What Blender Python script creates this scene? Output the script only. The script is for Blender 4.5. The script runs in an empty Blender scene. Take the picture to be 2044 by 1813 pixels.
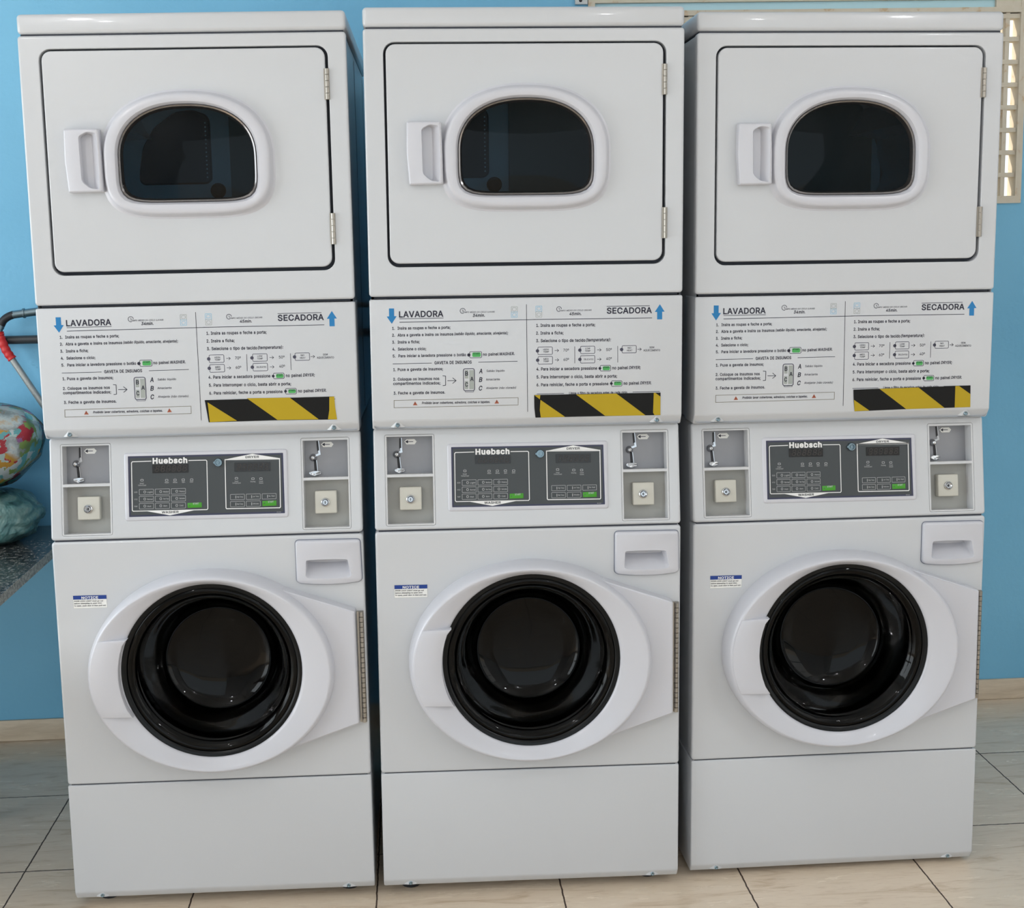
import bpy, bmesh, math, random
from mathutils import Vector, Matrix
from mathutils.geometry import tessellate_polygon, delaunay_2d_cdt
random.seed(7)
S = bpy.context.scene
COL = S.collection
PI = math.pi

# ------------------------------------------------------------------ camera
def make_camera():
    f, cx, cy = 2536.958, 971.84, 818.185
    pt, yw, rl = 0.13774, -0.05799, -0.02075
    ex = Vector((math.cos(yw), math.sin(yw), 0)); h = Vector((-math.sin(yw), math.cos(yw), 0)); z = Vector((0, 0, 1))
    ef = h * math.cos(pt) - z * math.sin(pt); ev = h * math.sin(pt) + z * math.cos(pt)
    c, s = math.cos(rl), math.sin(rl)
    r = ex * c + ev * s; u = ev * c - ex * s
    cam = bpy.data.cameras.new('camera'); o = bpy.data.objects.new('camera', cam); COL.objects.link(o)
    cam.sensor_width = 36; cam.lens = f / 2044 * 36
    cam.shift_x = (1022 - cx) / 2044; cam.shift_y = (cy - 906.5) / 2044
    m = Matrix.Identity(4)
    for i in range(3):
        m[i][0], m[i][1], m[i][2] = r[i], u[i], -ef[i]
    m[0][3], m[1][3], m[2][3] = -0.24136, -3.81985, 1.51573
    o.matrix_world = m; cam.clip_start = 0.05
    S.camera = o
make_camera()

# ------------------------------------------------------------------ light
S.view_settings.view_transform = 'Standard'; S.view_settings.look = 'None'
S.view_settings.exposure = -0.06; S.view_settings.gamma = 1; S.view_settings.use_curve_mapping = False
W = bpy.data.worlds.new('sky'); S.world = W; W.use_nodes = True
bg = W.node_tree.nodes['Background']; bg.inputs[0].default_value = (0.84, 0.94, 1.0, 1); bg.inputs[1].default_value = 1.5
def area(name, loc, target, size, power, col=(1, 1, 1), shape='DISK', size_y=None):
    l = bpy.data.lights.new(name, 'AREA'); l.shape = shape; l.size = size; l.energy = power; l.color = col
    if size_y: l.size_y = size_y
    o = bpy.data.objects.new(name, l); COL.objects.link(o); o.location = loc
    d = Vector(target) - Vector(loc); o.rotation_euler = d.to_track_quat('-Z', 'Y').to_euler()
    return o
def bulb(loc, power, col=(0.975, 0.98, 1.0)):
    l = bpy.data.lights.new('lamp_light', 'POINT'); l.energy = power; l.shadow_soft_size = .06; l.color = col
    o = bpy.data.objects.new('lamp_light', l); COL.objects.link(o); o.location = loc
# compact bulbs hanging from the ceiling: two in front of the machines, two unseen ones added further back for ambient fill
bulb((-1.75, -2.95, 2.62), 16); bulb((1.85, -2.95, 2.62), 18)
bulb((-2.5, -5.5, 3.0), 21); bulb((1.3, -5.5, 3.02), 16)
# soft fill added behind the camera, at an assumed street-front opening
area('front_fill', (0.3, -6.35, 1.6), (0.3, 0, 1.0), 4.0, 3, (0.90, 0.96, 1.0), 'RECTANGLE', 2.2)
area('daylight_left', (-3.75, -2.1, 1.2), (0, -1.5, 0.6), 2.6, 72, (0.88, 0.96, 1.0), 'RECTANGLE', 2.1)
area('daylight_gate', (2.72, -2.85, 1.15), (0, -2.2, .8), 1.2, 7, (1.0, 0.86, 0.70), 'RECTANGLE', 1.9)
sun = bpy.data.lights.new('sun', 'SUN'); sun.energy = 5.0; sun.angle = 0.01; sun.color = (1.0, 0.86, 0.68)
so = bpy.data.objects.new('sun', sun); COL.objects.link(so)
so.rotation_euler = Vector((0.55, -0.45, -0.70)).to_track_quat('-Z', 'Y').to_euler()

# ------------------------------------------------------------------ materials
def mat(name, col, rough=0.5, metal=0.0, coat=0.0, spec=0.5):
    m = bpy.data.materials.new(name); m.use_nodes = True
    b = m.node_tree.nodes['Principled BSDF']
    b.inputs['Base Color'].default_value = (*col, 1); b.inputs['Roughness'].default_value = rough
    b.inputs['Metallic'].default_value = metal; b.inputs['Coat Weight'].default_value = coat
    b.inputs['Coat Roughness'].default_value = 0.06; b.inputs['Specular IOR Level'].default_value = spec
    return m
def nt(m): return m.node_tree.nodes, m.node_tree.links, m.node_tree.nodes['Principled BSDF']
def srgb(r, g, b):
    f = lambda c: (c / 255 / 12.92 if c / 255 <= .04045 else ((c / 255 + .055) / 1.055) ** 2.4)
    return (f(r), f(g), f(b))
def node(ns, t, **k):
    n = ns.new(t)
    for a, v in k.items():
        if isinstance(v, (int, float, str, bool)) and hasattr(n, a): setattr(n, a, v)
    return n
def objco(ns, ls, scale=(1, 1, 1), rot=(0, 0, 0)):
    tc = ns.new('ShaderNodeTexCoord'); mp = ns.new('ShaderNodeMapping')
    mp.inputs['Scale'].default_value = scale; mp.inputs['Rotation'].default_value = rot
    ls.new(tc.outputs['Object'], mp.inputs['Vector']); return mp.outputs['Vector']
def ramp(ns, stops, interp='LINEAR'):
    r = ns.new('ShaderNodeValToRGB'); r.color_ramp.interpolation = interp
    e = r.color_ramp.elements
    while len(e) < len(stops): e.new(0.5)
    for i, (p, c) in enumerate(stops): e[i].position = p; e[i].color = (*c, 1)
    return r
def noise(ns, ls, vec, scale, detail=4, rough=.5, dist=0):
    n = ns.new('ShaderNodeTexNoise'); n.inputs['Scale'].default_value = scale; n.inputs['Detail'].default_value = detail
    n.inputs['Roughness'].default_value = rough; n.inputs['Distortion'].default_value = dist
    ls.new(vec, n.inputs['Vector']); return n
def bump(ns, ls, b, h, strength, dist=0.01):
    n = ns.new('ShaderNodeBump'); n.inputs['Strength'].default_value = strength; n.inputs['Distance'].default_value = dist
    ls.new(h, n.inputs['Height']); ls.new(n.outputs[0], b.inputs['Normal'])

ENAMEL = mat('white_enamel', (0.555, 0.57, 0.598), 0.30, coat=0.35)
PLASTIC = mat('white_plastic', (0.57, 0.575, 0.625), 0.28, coat=0.15)
BAYWALL = mat('bay_white', (0.58, 0.59, 0.61), 0.45)
BAYGREY = mat('bay_steel', (0.27, 0.275, 0.295), 0.45, 0.2)
BAYBACK = mat('bay_back', (0.36, 0.36, 0.34), 0.5)
CREAM = mat('cream_plastic', (0.55, 0.54, 0.485), 0.4)
CHROME = mat('chrome', (0.50, 0.51, 0.53), 0.14, 1.0)
STEEL = mat('zinc_steel', (0.20, 0.27, 0.31), 0.30, 1.0)
HINGE = mat('hinge_steel', (0.36, 0.33, 0.29), 0.35, 1.0)
BLACK = mat('black_rubber', (0.012, 0.012, 0.016), 0.5)
RIM = mat('black_glass_rim', (0.004, 0.005, 0.006), 0.25, spec=.22)
GAPDARK = mat('dark_seam', (0.03, 0.035, 0.05), 0.6)
TRIM = mat('dark_chrome_trim', (0.20, 0.19, 0.19), 0.15, 0.9)
PLATE = mat('grey_overlay', srgb(58, 63, 66), 0.45)
NAVY = mat('navy_edge', srgb(48, 50, 78), 0.4)
DISPLAY = mat('display_window', (0.008, 0.007, 0.007), 0.18)
SEG = mat('unlit_segments', (0.022, 0.018, 0.016), 0.4)
WHITEINK = mat('white_ink', (0.80, 0.80, 0.80), 0.5)
LIGHTINK = mat('light_ink', (0.42, 0.43, 0.44), 0.5)
DARKINK = mat('dark_grey_ink', (0.06, 0.065, 0.07), 0.5)
GREENBTN = mat('green_button', srgb(58, 145, 22), 0.35)
INK = mat('navy_ink', srgb(26, 26, 48), 0.55)
CYANARROW = mat('blue_ink', srgb(20, 118, 178), 0.5)
GREENINK = mat('green_ink', srgb(70, 165, 85), 0.5)
GREYINK = mat('grey_ink', srgb(158, 164, 160), 0.5)
PALECYAN = mat('pale_blue_ink', srgb(120, 190, 225), 0.5)
REDINK = mat('rust_ink', srgb(160, 80, 50), 0.5)
OLIVE = mat('olive_ink', srgb(105, 98, 75), 0.5)
SLATE = mat('slate_ink', srgb(66, 66, 84), 0.5)
NOTBLUE = mat('notice_blue', srgb(14, 55, 135), 0.45)
STICKER = mat('sticker_white', (0.80, 0.80, 0.78), 0.4)
TAPEBLACK = mat('tape_black', (0.006, 0.006, 0.006), 0.5, spec=.2)
TAPEYEL = mat('tape_yellow', srgb(176, 150, 22), 0.45, spec=.3)
DRUMMETAL = mat('drum_steel', (0.55, 0.62, 0.66), 0.30, 0.7)
DRUMBACK = mat('drum_back', (0.60, 0.74, 0.84), 0.45)
DRUMDARK = mat('drum_panel', (0.14, 0.16, 0.16), 0.5)
PERF = mat('perforated_plate', (0.06, 0.065, 0.08), 0.55)
WDRUM = mat('washer_drum', (0.04, 0.04, 0.042), 0.3, 0.8)
def glass(name, tint, refl=1.0, rough=0.02, ior=1.5):
    m = bpy.data.materials.new(name); m.use_nodes = True
    ns, ls = m.node_tree.nodes, m.node_tree.links
    ns.remove(ns['Principled BSDF'])
    t = ns.new('ShaderNodeBsdfTransparent'); t.inputs[0].default_value = (*tint, 1)
    g = ns.new('ShaderNodeBsdfGlossy'); g.inputs['Roughness'].default_value = rough; g.inputs[0].default_value = (refl, refl, refl, 1)
    fr = ns.new('ShaderNodeFresnel'); fr.inputs[0].default_value = ior
    mx = ns.new('ShaderNodeMixShader'); ls.new(fr.outputs[0], mx.inputs[0]); ls.new(t.outputs[0], mx.inputs[1]); ls.new(g.outputs[0], mx.inputs[2])
    ls.new(mx.outputs[0], ns['Material Output'].inputs[0]); return m
WINGLASS = glass('smoked_blue_glass', (0.42, 0.55, 0.62), 0.5, 0.02, 1.33)
BOWLGLASS = glass('smoked_black_glass', (0.16, 0.16, 0.16), 0.6, 0.03, 1.36)
FILM = glass('clear_film', (0.95, 0.96, 0.97), 0.7, 0.12, 1.25)

def wall_paint():
    m = mat('blue_wall_paint', srgb(110, 178, 216), 0.5, spec=.4)
    ns, ls, b = nt(m); v = objco(ns, ls)
    n1 = noise(ns, ls, v, 1.3, 3); r = ramp(ns, [(0.3, srgb(112, 178, 213)), (0.7, srgb(128, 193, 226))])
    ls.new(n1.outputs[0], r.inputs[0])
    n3 = noise(ns, ls, v, 7.0, 8, .62, .6); r3 = ramp(ns, [(0.24, (0.55, 0.6, 0.62)), (0.30, (1, 1, 1))]); ls.new(n3.outputs[0], r3.inputs[0])
    mx = ns.new('ShaderNodeMix'); mx.data_type = 'RGBA'; mx.blend_type = 'MULTIPLY'; mx.inputs[0].default_value = 1
    ls.new(r.outputs[0], mx.inputs[6]); ls.new(r3.outputs[0], mx.inputs[7]); ls.new(mx.outputs[2], b.inputs['Base Color'])
    n2 = noise(ns, ls, v, 60, 6); bump(ns, ls, b, n2.outputs[0], .25, .004); return m
WALL = wall_paint()
DAYLITWALL = mat('daylit_wall_blue', srgb(190, 228, 240), 0.5)  # wall blue made paler: daylight by the window is put into the colour
CEIL = mat('ceiling_white', (0.86, 0.86, 0.86), 0.8)
OFFWALL = mat('side_wall_paint', (0.80, 0.81, 0.82), 0.7)
CONCRETE = mat('beige_paint', srgb(206, 194, 172), 0.75)
ns, ls, b = nt(CONCRETE); v = objco(ns, ls); n = noise(ns, ls, v, 35, 5)
r = ramp(ns, [(0.30, srgb(196, 172, 142)), (0.38, srgb(208, 198, 180)), (0.8, srgb(214, 206, 190))]); ls.new(n.outputs[0], r.inputs[0]); ls.new(r.outputs[0], b.inputs['Base Color'])

TX0, TP, TY1 = -1.21796, 0.4295, -0.41493
def tile_mat():
    m = mat('wood_look_tile', srgb(196, 180, 158), 0.22, coat=0.25)
    ns, ls, b = nt(m); v = objco(ns, ls)
    vs = objco(ns, ls, (1.1, 6, 6)); n1 = noise(ns, ls, vs, 4.5, 8, .6, .8)
    r = ramp(ns, [(0.30, srgb(200, 178, 152)), (0.46, srgb(224, 206, 184)), (0.9, srgb(230, 215, 194))]); ls.new(n1.outputs[0], r.inputs[0])
    vs2 = objco(ns, ls, (4, 40, 40)); n2 = noise(ns, ls, vs2, 5, 5, .6)
    r2 = ramp(ns, [(0.33, (0.84, 0.80, 0.76)), (0.44, (1, 1, 1))]); ls.new(n2.outputs[0], r2.inputs[0])
    mx = ns.new('ShaderNodeMix'); mx.data_type = 'RGBA'; mx.blend_type = 'MULTIPLY'; mx.inputs[0].default_value = .8
    ls.new(r.outputs[0], mx.inputs[6]); ls.new(r2.outputs[0], mx.inputs[7])
    sx = ns.new('ShaderNodeSeparateXYZ'); ls.new(v, sx.inputs[0])
    def M(op, a, bb):
        q = ns.new('ShaderNodeMath'); q.operation = op
        for i, w in enumerate((a, bb)):
            if w is None: continue
            if isinstance(w, (int, float)): q.inputs[i].default_value = w
            else: ls.new(w, q.inputs[i])
        return q.outputs[0]
    nj = noise(ns, ls, v, 45, 2); jit = M('MULTIPLY', M('SUBTRACT', nj.outputs[0], .5), .004)
    def line(c, off):
        t = M('DIVIDE', M('SUBTRACT', M('ADD', c, jit), off), TP); fr = M('FRACT', M('ADD', t, 40), None)
        d = M('ABSOLUTE', M('SUBTRACT', fr, .5), None); return M('GREATER_THAN', d, .5 - .0019 / TP)
    g = M('MAXIMUM', line(sx.outputs[0], TX0), line(sx.outputs[1], TY1))
    mg = ns.new('ShaderNodeMix'); mg.data_type = 'RGBA'; ls.new(g, mg.inputs[0]); ls.new(mx.outputs[2], mg.inputs[6]); mg.inputs[7].default_value = (*srgb(62, 46, 36), 1)
    ls.new(mg.outputs[2], b.inputs['Base Color'])
    rg = M('ADD', M('MULTIPLY', g, .5), M('ADD', M('MULTIPLY', n1.outputs[0], .12), .2)); ls.new(rg, b.inputs['Roughness'])
    inv = M('SUBTRACT', 1, g); bump(ns, ls, b, inv, .6, .002)
    return m
TILE = tile_mat()
SKIRT = mat('skirting_tile', srgb(178, 162, 142), 0.35)
ns, ls, b = nt(SKIRT); v = objco(ns, ls, (2, 9, 14)); n = noise(ns, ls, v, 4, 6, .6, .6)
r = ramp(ns, [(0.3, srgb(196, 178, 154)), (0.7, srgb(222, 206, 184))]); ls.new(n.outputs[0], r.inputs[0]); ls.new(r.outputs[0], b.inputs['Base Color'])
GRANITE = mat('grey_granite', (0.1, 0.1, 0.1), 0.18, coat=.3)
ns, ls, b = nt(GRANITE); v = objco(ns, ls); n = noise(ns, ls, v, 95, 3, .7)
r = ramp(ns, [(0.42, srgb(40, 43, 46)), (0.52, srgb(82, 82, 82)), (0.64, srgb(168, 164, 156))]); ls.new(n.outputs[0], r.inputs[0]); ls.new(r.outputs[0], b.inputs['Base Color'])
GRANEDGE = mat('granite_cut_edge', (0.3, 0.3, 0.28), 0.5)
ns, ls, b = nt(GRANEDGE); v = objco(ns, ls); n = noise(ns, ls, v, 110, 3, .7)
r = ramp(ns, [(0.35, srgb(92, 90, 84)), (0.6, srgb(168, 162, 150))]); ls.new(n.outputs[0], r.inputs[0]); ls.new(r.outputs[0], b.inputs['Base Color'])
def floral():
    m = mat('floral_fabric', (0.5, 0.6, 0.6), 0.55)
    ns, ls, b = nt(m); v = objco(ns, ls)
    nz = noise(ns, ls, v, 14, 6, .65); ad = ns.new('ShaderNodeVectorMath'); ad.operation = 'MULTIPLY_ADD'
    ls.new(nz.outputs[1], ad.inputs[0]); ad.inputs[1].default_value = (.11, .11, .11); ls.new(v, ad.inputs[2])
    vo = ns.new('ShaderNodeTexVoronoi'); vo.inputs['Scale'].default_value = 30; ls.new(ad.outputs[0], vo.inputs['Vector'])
    sp = ns.new('ShaderNodeSeparateColor'); ls.new(vo.outputs['Color'], sp.inputs[0])
    r = ramp(ns, [(0, srgb(120, 190, 190)), (.22, srgb(205, 225, 215)), (.42, srgb(150, 175, 90)), (.55, srgb(225, 165, 60)), (.66, srgb(225, 230, 225)), (.8, srgb(200, 55, 65)), (.9, srgb(180, 120, 170))], 'CONSTANT')
    ls.new(sp.outputs[0], r.inputs[0])
    vo2 = ns.new('ShaderNodeTexVoronoi'); vo2.inputs['Scale'].default_value = 10; ls.new(ad.outputs[0], vo2.inputs['Vector'])
    r2 = ramp(ns, [(0, srgb(228, 170, 70)), (.18, srgb(232, 236, 230)), (.48, srgb(0, 0, 0))], 'LINEAR'); ls.new(vo2.outputs['Distance'], r2.inputs[0])
    ms = ramp(ns, [(.30, (1, 1, 1)), (.36, (0, 0, 0))]); ls.new(vo2.outputs['Distance'], ms.inputs[0])
    n3 = noise(ns, ls, v, 6, 1); gt = ramp(ns, [(.52, (0, 0, 0)), (.56, (1, 1, 1))]); ls.new(n3.outputs[0], gt.inputs[0])
    mu = ns.new('ShaderNodeMath'); mu.operation = 'MULTIPLY'; ls.new(ms.outputs[0], mu.inputs[0]); ls.new(gt.outputs[0], mu.inputs[1])
    mx = ns.new('ShaderNodeMix'); mx.data_type = 'RGBA'; ls.new(mu.outputs[0], mx.inputs[0]); ls.new(r.outputs[0], mx.inputs[6]); ls.new(r2.outputs[0], mx.inputs[7])
    ls.new(mx.outputs[2], b.inputs['Base Color']); return m
FLORAL = floral()
GREENBAG = mat('green_bag_plastic', srgb(88, 130, 126), 0.3, coat=.2)
ns, ls, b = nt(GREENBAG); v = objco(ns, ls); n = noise(ns, ls, v, 14, 5, .6, 1.0)
r = ramp(ns, [(0.34, srgb(40, 70, 70)), (0.5, srgb(78, 120, 118)), (0.64, srgb(120, 148, 140)), (0.74, srgb(140, 104, 124))]); ls.new(n.outputs[0], r.inputs[0]); ls.new(r.outputs[0], b.inputs['Base Color'])
n2 = noise(ns, ls, v, 16, 3, .5, .4); bump(ns, ls, b, n2.outputs[0], .9, .03)
PIPE = mat('black_pipe', (0.035, 0.04, 0.045), 0.35)
BRAID = mat('braided_hose', (0.40, 0.41, 0.40), 0.4, 0.6)
ns, ls, b = nt(BRAID); v = objco(ns, ls); wv = noise(ns, ls, v, 260, 2); bump(ns, ls, b, wv.outputs[0], .35, .002)
REDTAPE = mat('red_tape', srgb(205, 40, 40), 0.4)

# ------------------------------------------------------------------ mesh helpers (metres; y is depth into the scene)
class MB:
    def __init__(s): s.v, s.f, s.m = [], [], []
    def add(s, vs, fs, mi=0):
        o = len(s.v); s.v += [tuple(v) for v in vs]
        for f in fs: s.f.append([o + i for i in f]); s.m.append(mi)
    def loft(s, loops, mi=0, cap0=False, cap1=False, closed=True):
        n = len(loops[0]); vs = [p for l in loops for p in l]; fs = []
        for k in range(len(loops) - 1):
            for i in range(n if closed else n - 1):
                j = (i + 1) % n; fs.append([k * n + i, k * n + j, (k + 1) * n + j, (k + 1) * n + i])
        if cap0: fs.append(list(range(n)))
        if cap1: fs.append([(len(loops) - 1) * n + i for i in range(n)])
        s.add(vs, fs, mi)
    def plate(s, outer, holes, y, mi=0):
        ps = [[Vector((p[0], p[1], 0)) for p in l] for l in [outer] + holes]
        flat = [p for l in ps for p in l]
        s.add([(p.x, y, p.y) for p in flat], [list(t) for t in tessellate_polygon(ps)], mi)
    def poly(s, pts, y, mi=0): s.plate(pts, [], y, mi)
    def box(s, x0, x1, y0, y1, z0, z1, mi=0, skip=()):
        vs = [(x, y, z) for x in (x0, x1) for y in (y0, y1) for z in (z0, z1)]
        F = {'x0': [0, 1, 3, 2], 'x1': [4, 6, 7, 5], 'y0': [0, 4, 5, 1], 'y1': [2, 3, 7, 6], 'z0': [0, 2, 6, 4], 'z1': [1, 5, 7, 3]}
        s.add(vs, [f for k, f in F.items() if k not in skip], mi)
    def bm(s, b, mi=0):
        b.verts.index_update(); s.add([v.co[:] for v in b.verts], [[v.index for v in f.verts] for f in b.faces], mi); b.free()
    def bevbox(s, x0, x1, y0, y1, z0, z1, r, seg=3, mi=0):
        b = bmesh.new(); bmesh.ops.create_cube(b, size=1)
        for v in b.verts: v.co = Vector(((x0 + x1) / 2 + v.co.x * (x1 - x0), (y0 + y1) / 2 + v.co.y * (y1 - y0), (z0 + z1) / 2 + v.co.z * (z1 - z0)))
        bmesh.ops.bevel(b, geom=b.edges[:], offset=r, segments=seg, profile=.5, affect='EDGES', clamp_overlap=True); s.bm(b, mi)
    def prism(s, prof, x0, x1, r, seg=3, mi=0):
        b = bmesh.new(); n = len(prof)
        a = [b.verts.new((x0, y, z)) for y, z in prof]; c = [b.verts.new((x1, y, z)) for y, z in prof]
        b.faces.new(a); b.faces.new(c[::-1])
        for i in range(n): b.faces.new((a[i], c[i], c[(i + 1) % n], a[(i + 1) % n]))
        bmesh.ops.recalc_face_normals(b, faces=b.faces[:])
        bmesh.ops.bevel(b, geom=b.edges[:], offset=r, segments=seg, profile=.5, affect='EDGES', clamp_overlap=True); s.bm(b, mi)
    def lathe(s, cx, cz, prof, n=64, mi=0, ax=1.0):
        s.loft([[(cx + r * ax * math.cos(2 * PI * i / n), y, cz + r * math.sin(2 * PI * i / n)) for i in range(n)] for r, y in prof], mi)
    def disc(s, cx, cz, r, y, n=24, mi=0): s.add([(cx + r * math.cos(2 * PI * i / n), y, cz + r * math.sin(2 * PI * i / n)) for i in range(n)], [list(range(n))], mi)
    def tube(s, pts, r, seg=12, mi=0, caps=True):
        pts = [Vector(p) for p in pts]; loops = []; up = Vector((0, 1, 0.01)).normalized()
        for i, p in enumerate(pts):
            t = (pts[min(i + 1, len(pts) - 1)] - pts[max(i - 1, 0)]).normalized()
            a = t.cross(up)
            if a.length < .05: a = t.cross(Vector((1, 0, 0)))
            a.normalize(); c = t.cross(a).normalized(); rr_ = r[i] if isinstance(r, (list, tuple)) else r
            loops.append([p + (a * math.cos(2 * PI * k / seg) + c * math.sin(2 * PI * k / seg)) * rr_ for k in range(seg)])
        s.loft(loops, mi, caps, caps)
    def stroke(s, pts, th, y, mi=0, closed=False):
        P = [Vector(p) for p in pts]; n = len(P); L, R = [], []
        for i in range(n):
            a = P[i] - P[i - 1] if (i > 0 or closed) else P[1] - P[0]
            c = P[(i + 1) % n] - P[i] if (i < n - 1 or closed) else P[-1] - P[-2]
            na = Vector((-a.y, a.x)).normalized(); nc = Vector((-c.y, c.x)).normalized(); q = (na + nc)
            q = q / max(q.length_squared / 2, .3); L.append(P[i] + q * th / 2); R.append(P[i] - q * th / 2)
        vs = [(p.x, y, p.y) for p in L + R]; fs = []
        for i in range(n if closed else n - 1):
            j = (i + 1) % n; fs.append([i, j, n + j, n + i])
        s.add(vs, fs, mi)
    def rrect(s, q, y, mi=None):                       # (x0, z1, x1, z0, thickness, material, radius) in millimetres
        x0, z1, x1, z0, th, m_, rad = q; lp = rr(x0 / 1e3, x1 / 1e3, z0 / 1e3, z1 / 1e3, max(rad, .3) / 1e3, 3)
        m_ = m_ if mi is None else mi
        if th: s.stroke(lp, th / 1e3, y, m_, True)
        else: s.poly(lp, y, m_)
    def build(s, name, mats, parent=None, xf=None, smooth=True, angle=35, recalc=True, merge=True):
        me = bpy.data.meshes.new(name); me.from_pydata(s.v, [], s.f)
        for m_ in (mats if isinstance(mats, (list, tuple)) else [mats]): me.materials.append(m_)
        me.polygons.foreach_set('material_index', s.m)
        b = bmesh.new(); b.from_mesh(me)
        if merge: bmesh.ops.remove_doubles(b, verts=b.verts[:], dist=1e-6)
        if recalc: bmesh.ops.recalc_face_normals(b, faces=b.faces[:])
        b.to_mesh(me); b.free()
        if xf is not None: me.transform(xf)
        if smooth:
            me.polygons.foreach_set('use_smooth', [True] * len(me.polygons)); me.set_sharp_from_angle(angle=math.radians(angle))
        me.update(); o = bpy.data.objects.new(name, me); COL.objects.link(o)
        if parent is not None: o.parent = parent
        return o
def rr(x0, x1, z0, z1, rad, n=5):
    rad = max(rad, .0002); rad = min(rad, (x1 - x0) / 2 - 1e-5, (z1 - z0) / 2 - 1e-5); out = []
    for cx, cz, a0 in ((x1 - rad, z1 - rad, 0), (x0 + rad, z1 - rad, 90), (x0 + rad, z0 + rad, 180), (x1 - rad, z0 + rad, 270)):
        for k in range(n + 1):
            a = math.radians(a0 + 90 * k / n); out.append((cx + rad * math.cos(a), cz + rad * math.sin(a)))
    return out
def at(l, y): return [(p[0], y, p[1]) for p in l]
def mm(l): return [(p[0] / 1e3, p[1] / 1e3) for p in l]
def offs(pts, d):                                     # move a closed outline inwards by d
    n = len(pts); P = [Vector(p) for p in pts]
    ar = sum(P[i].x * P[(i + 1) % n].y - P[(i + 1) % n].x * P[i].y for i in range(n)); sg = 1 if ar > 0 else -1; out = []
    for i in range(n):
        a = (P[i] - P[i - 1]).normalized(); c = (P[(i + 1) % n] - P[i]).normalized()
        na = Vector((-a.y, a.x)) * sg; nc = Vector((-c.y, c.x)) * sg; q = na + nc; q = q / max(q.length_squared / 2, .4)
        out.append(tuple(P[i] + q * d))
    return out
def soften(pts, rad, n=4):                            # round the corners of an outline
    out = []; m_ = len(pts); P = [Vector(p) for p in pts]
    for i in range(m_):
        a, p, c = P[i - 1], P[i], P[(i + 1) % m_]; t = min(rad, (a - p).length * .45, (c - p).length * .45)
        s0 = p + (a - p).normalized() * t; s1 = p + (c - p).normalized() * t
        for k in range(n + 1):
            u = k / n; out.append(tuple(s0 * (1 - u) ** 2 + p * 2 * u * (1 - u) + s1 * u * u))
    return out
def panel(mb, fn, holes=(), y0=0.0, r=.004, depth=.012, n=4, mi=0, back=False, hr=.0015):
    """front plate with rounded edges: fn(inset) -> outline, holes: functions of the same kind"""
    loops = [at(fn(r + .001), y0)]
    for k in range(n + 1):
        t = PI / 2 * k / n; loops.append(at(fn(r * (1 - math.sin(t))), y0 + r * (1 - math.cos(t))))
    loops.append(at(fn(0), y0 + depth)); mb.loft(loops, mi)
    hin = []
    for h in holes:
        lp = [at(h(-hr - .0005), y0)]
        for k in range(4):
            t = PI / 2 * k / 3; lp.append(at(h(-hr * (1 - math.sin(t))), y0 + hr * (1 - math.cos(t))))
        lp.append(at(h(0), y0 + depth)); mb.loft(lp, mi); hin.append(h(-hr - .0005))
    mb.plate(fn(r + .001), hin, y0, mi)
    if back: mb.plate(fn(0), [h(0) for h in holes], y0 + depth, mi)

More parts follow.
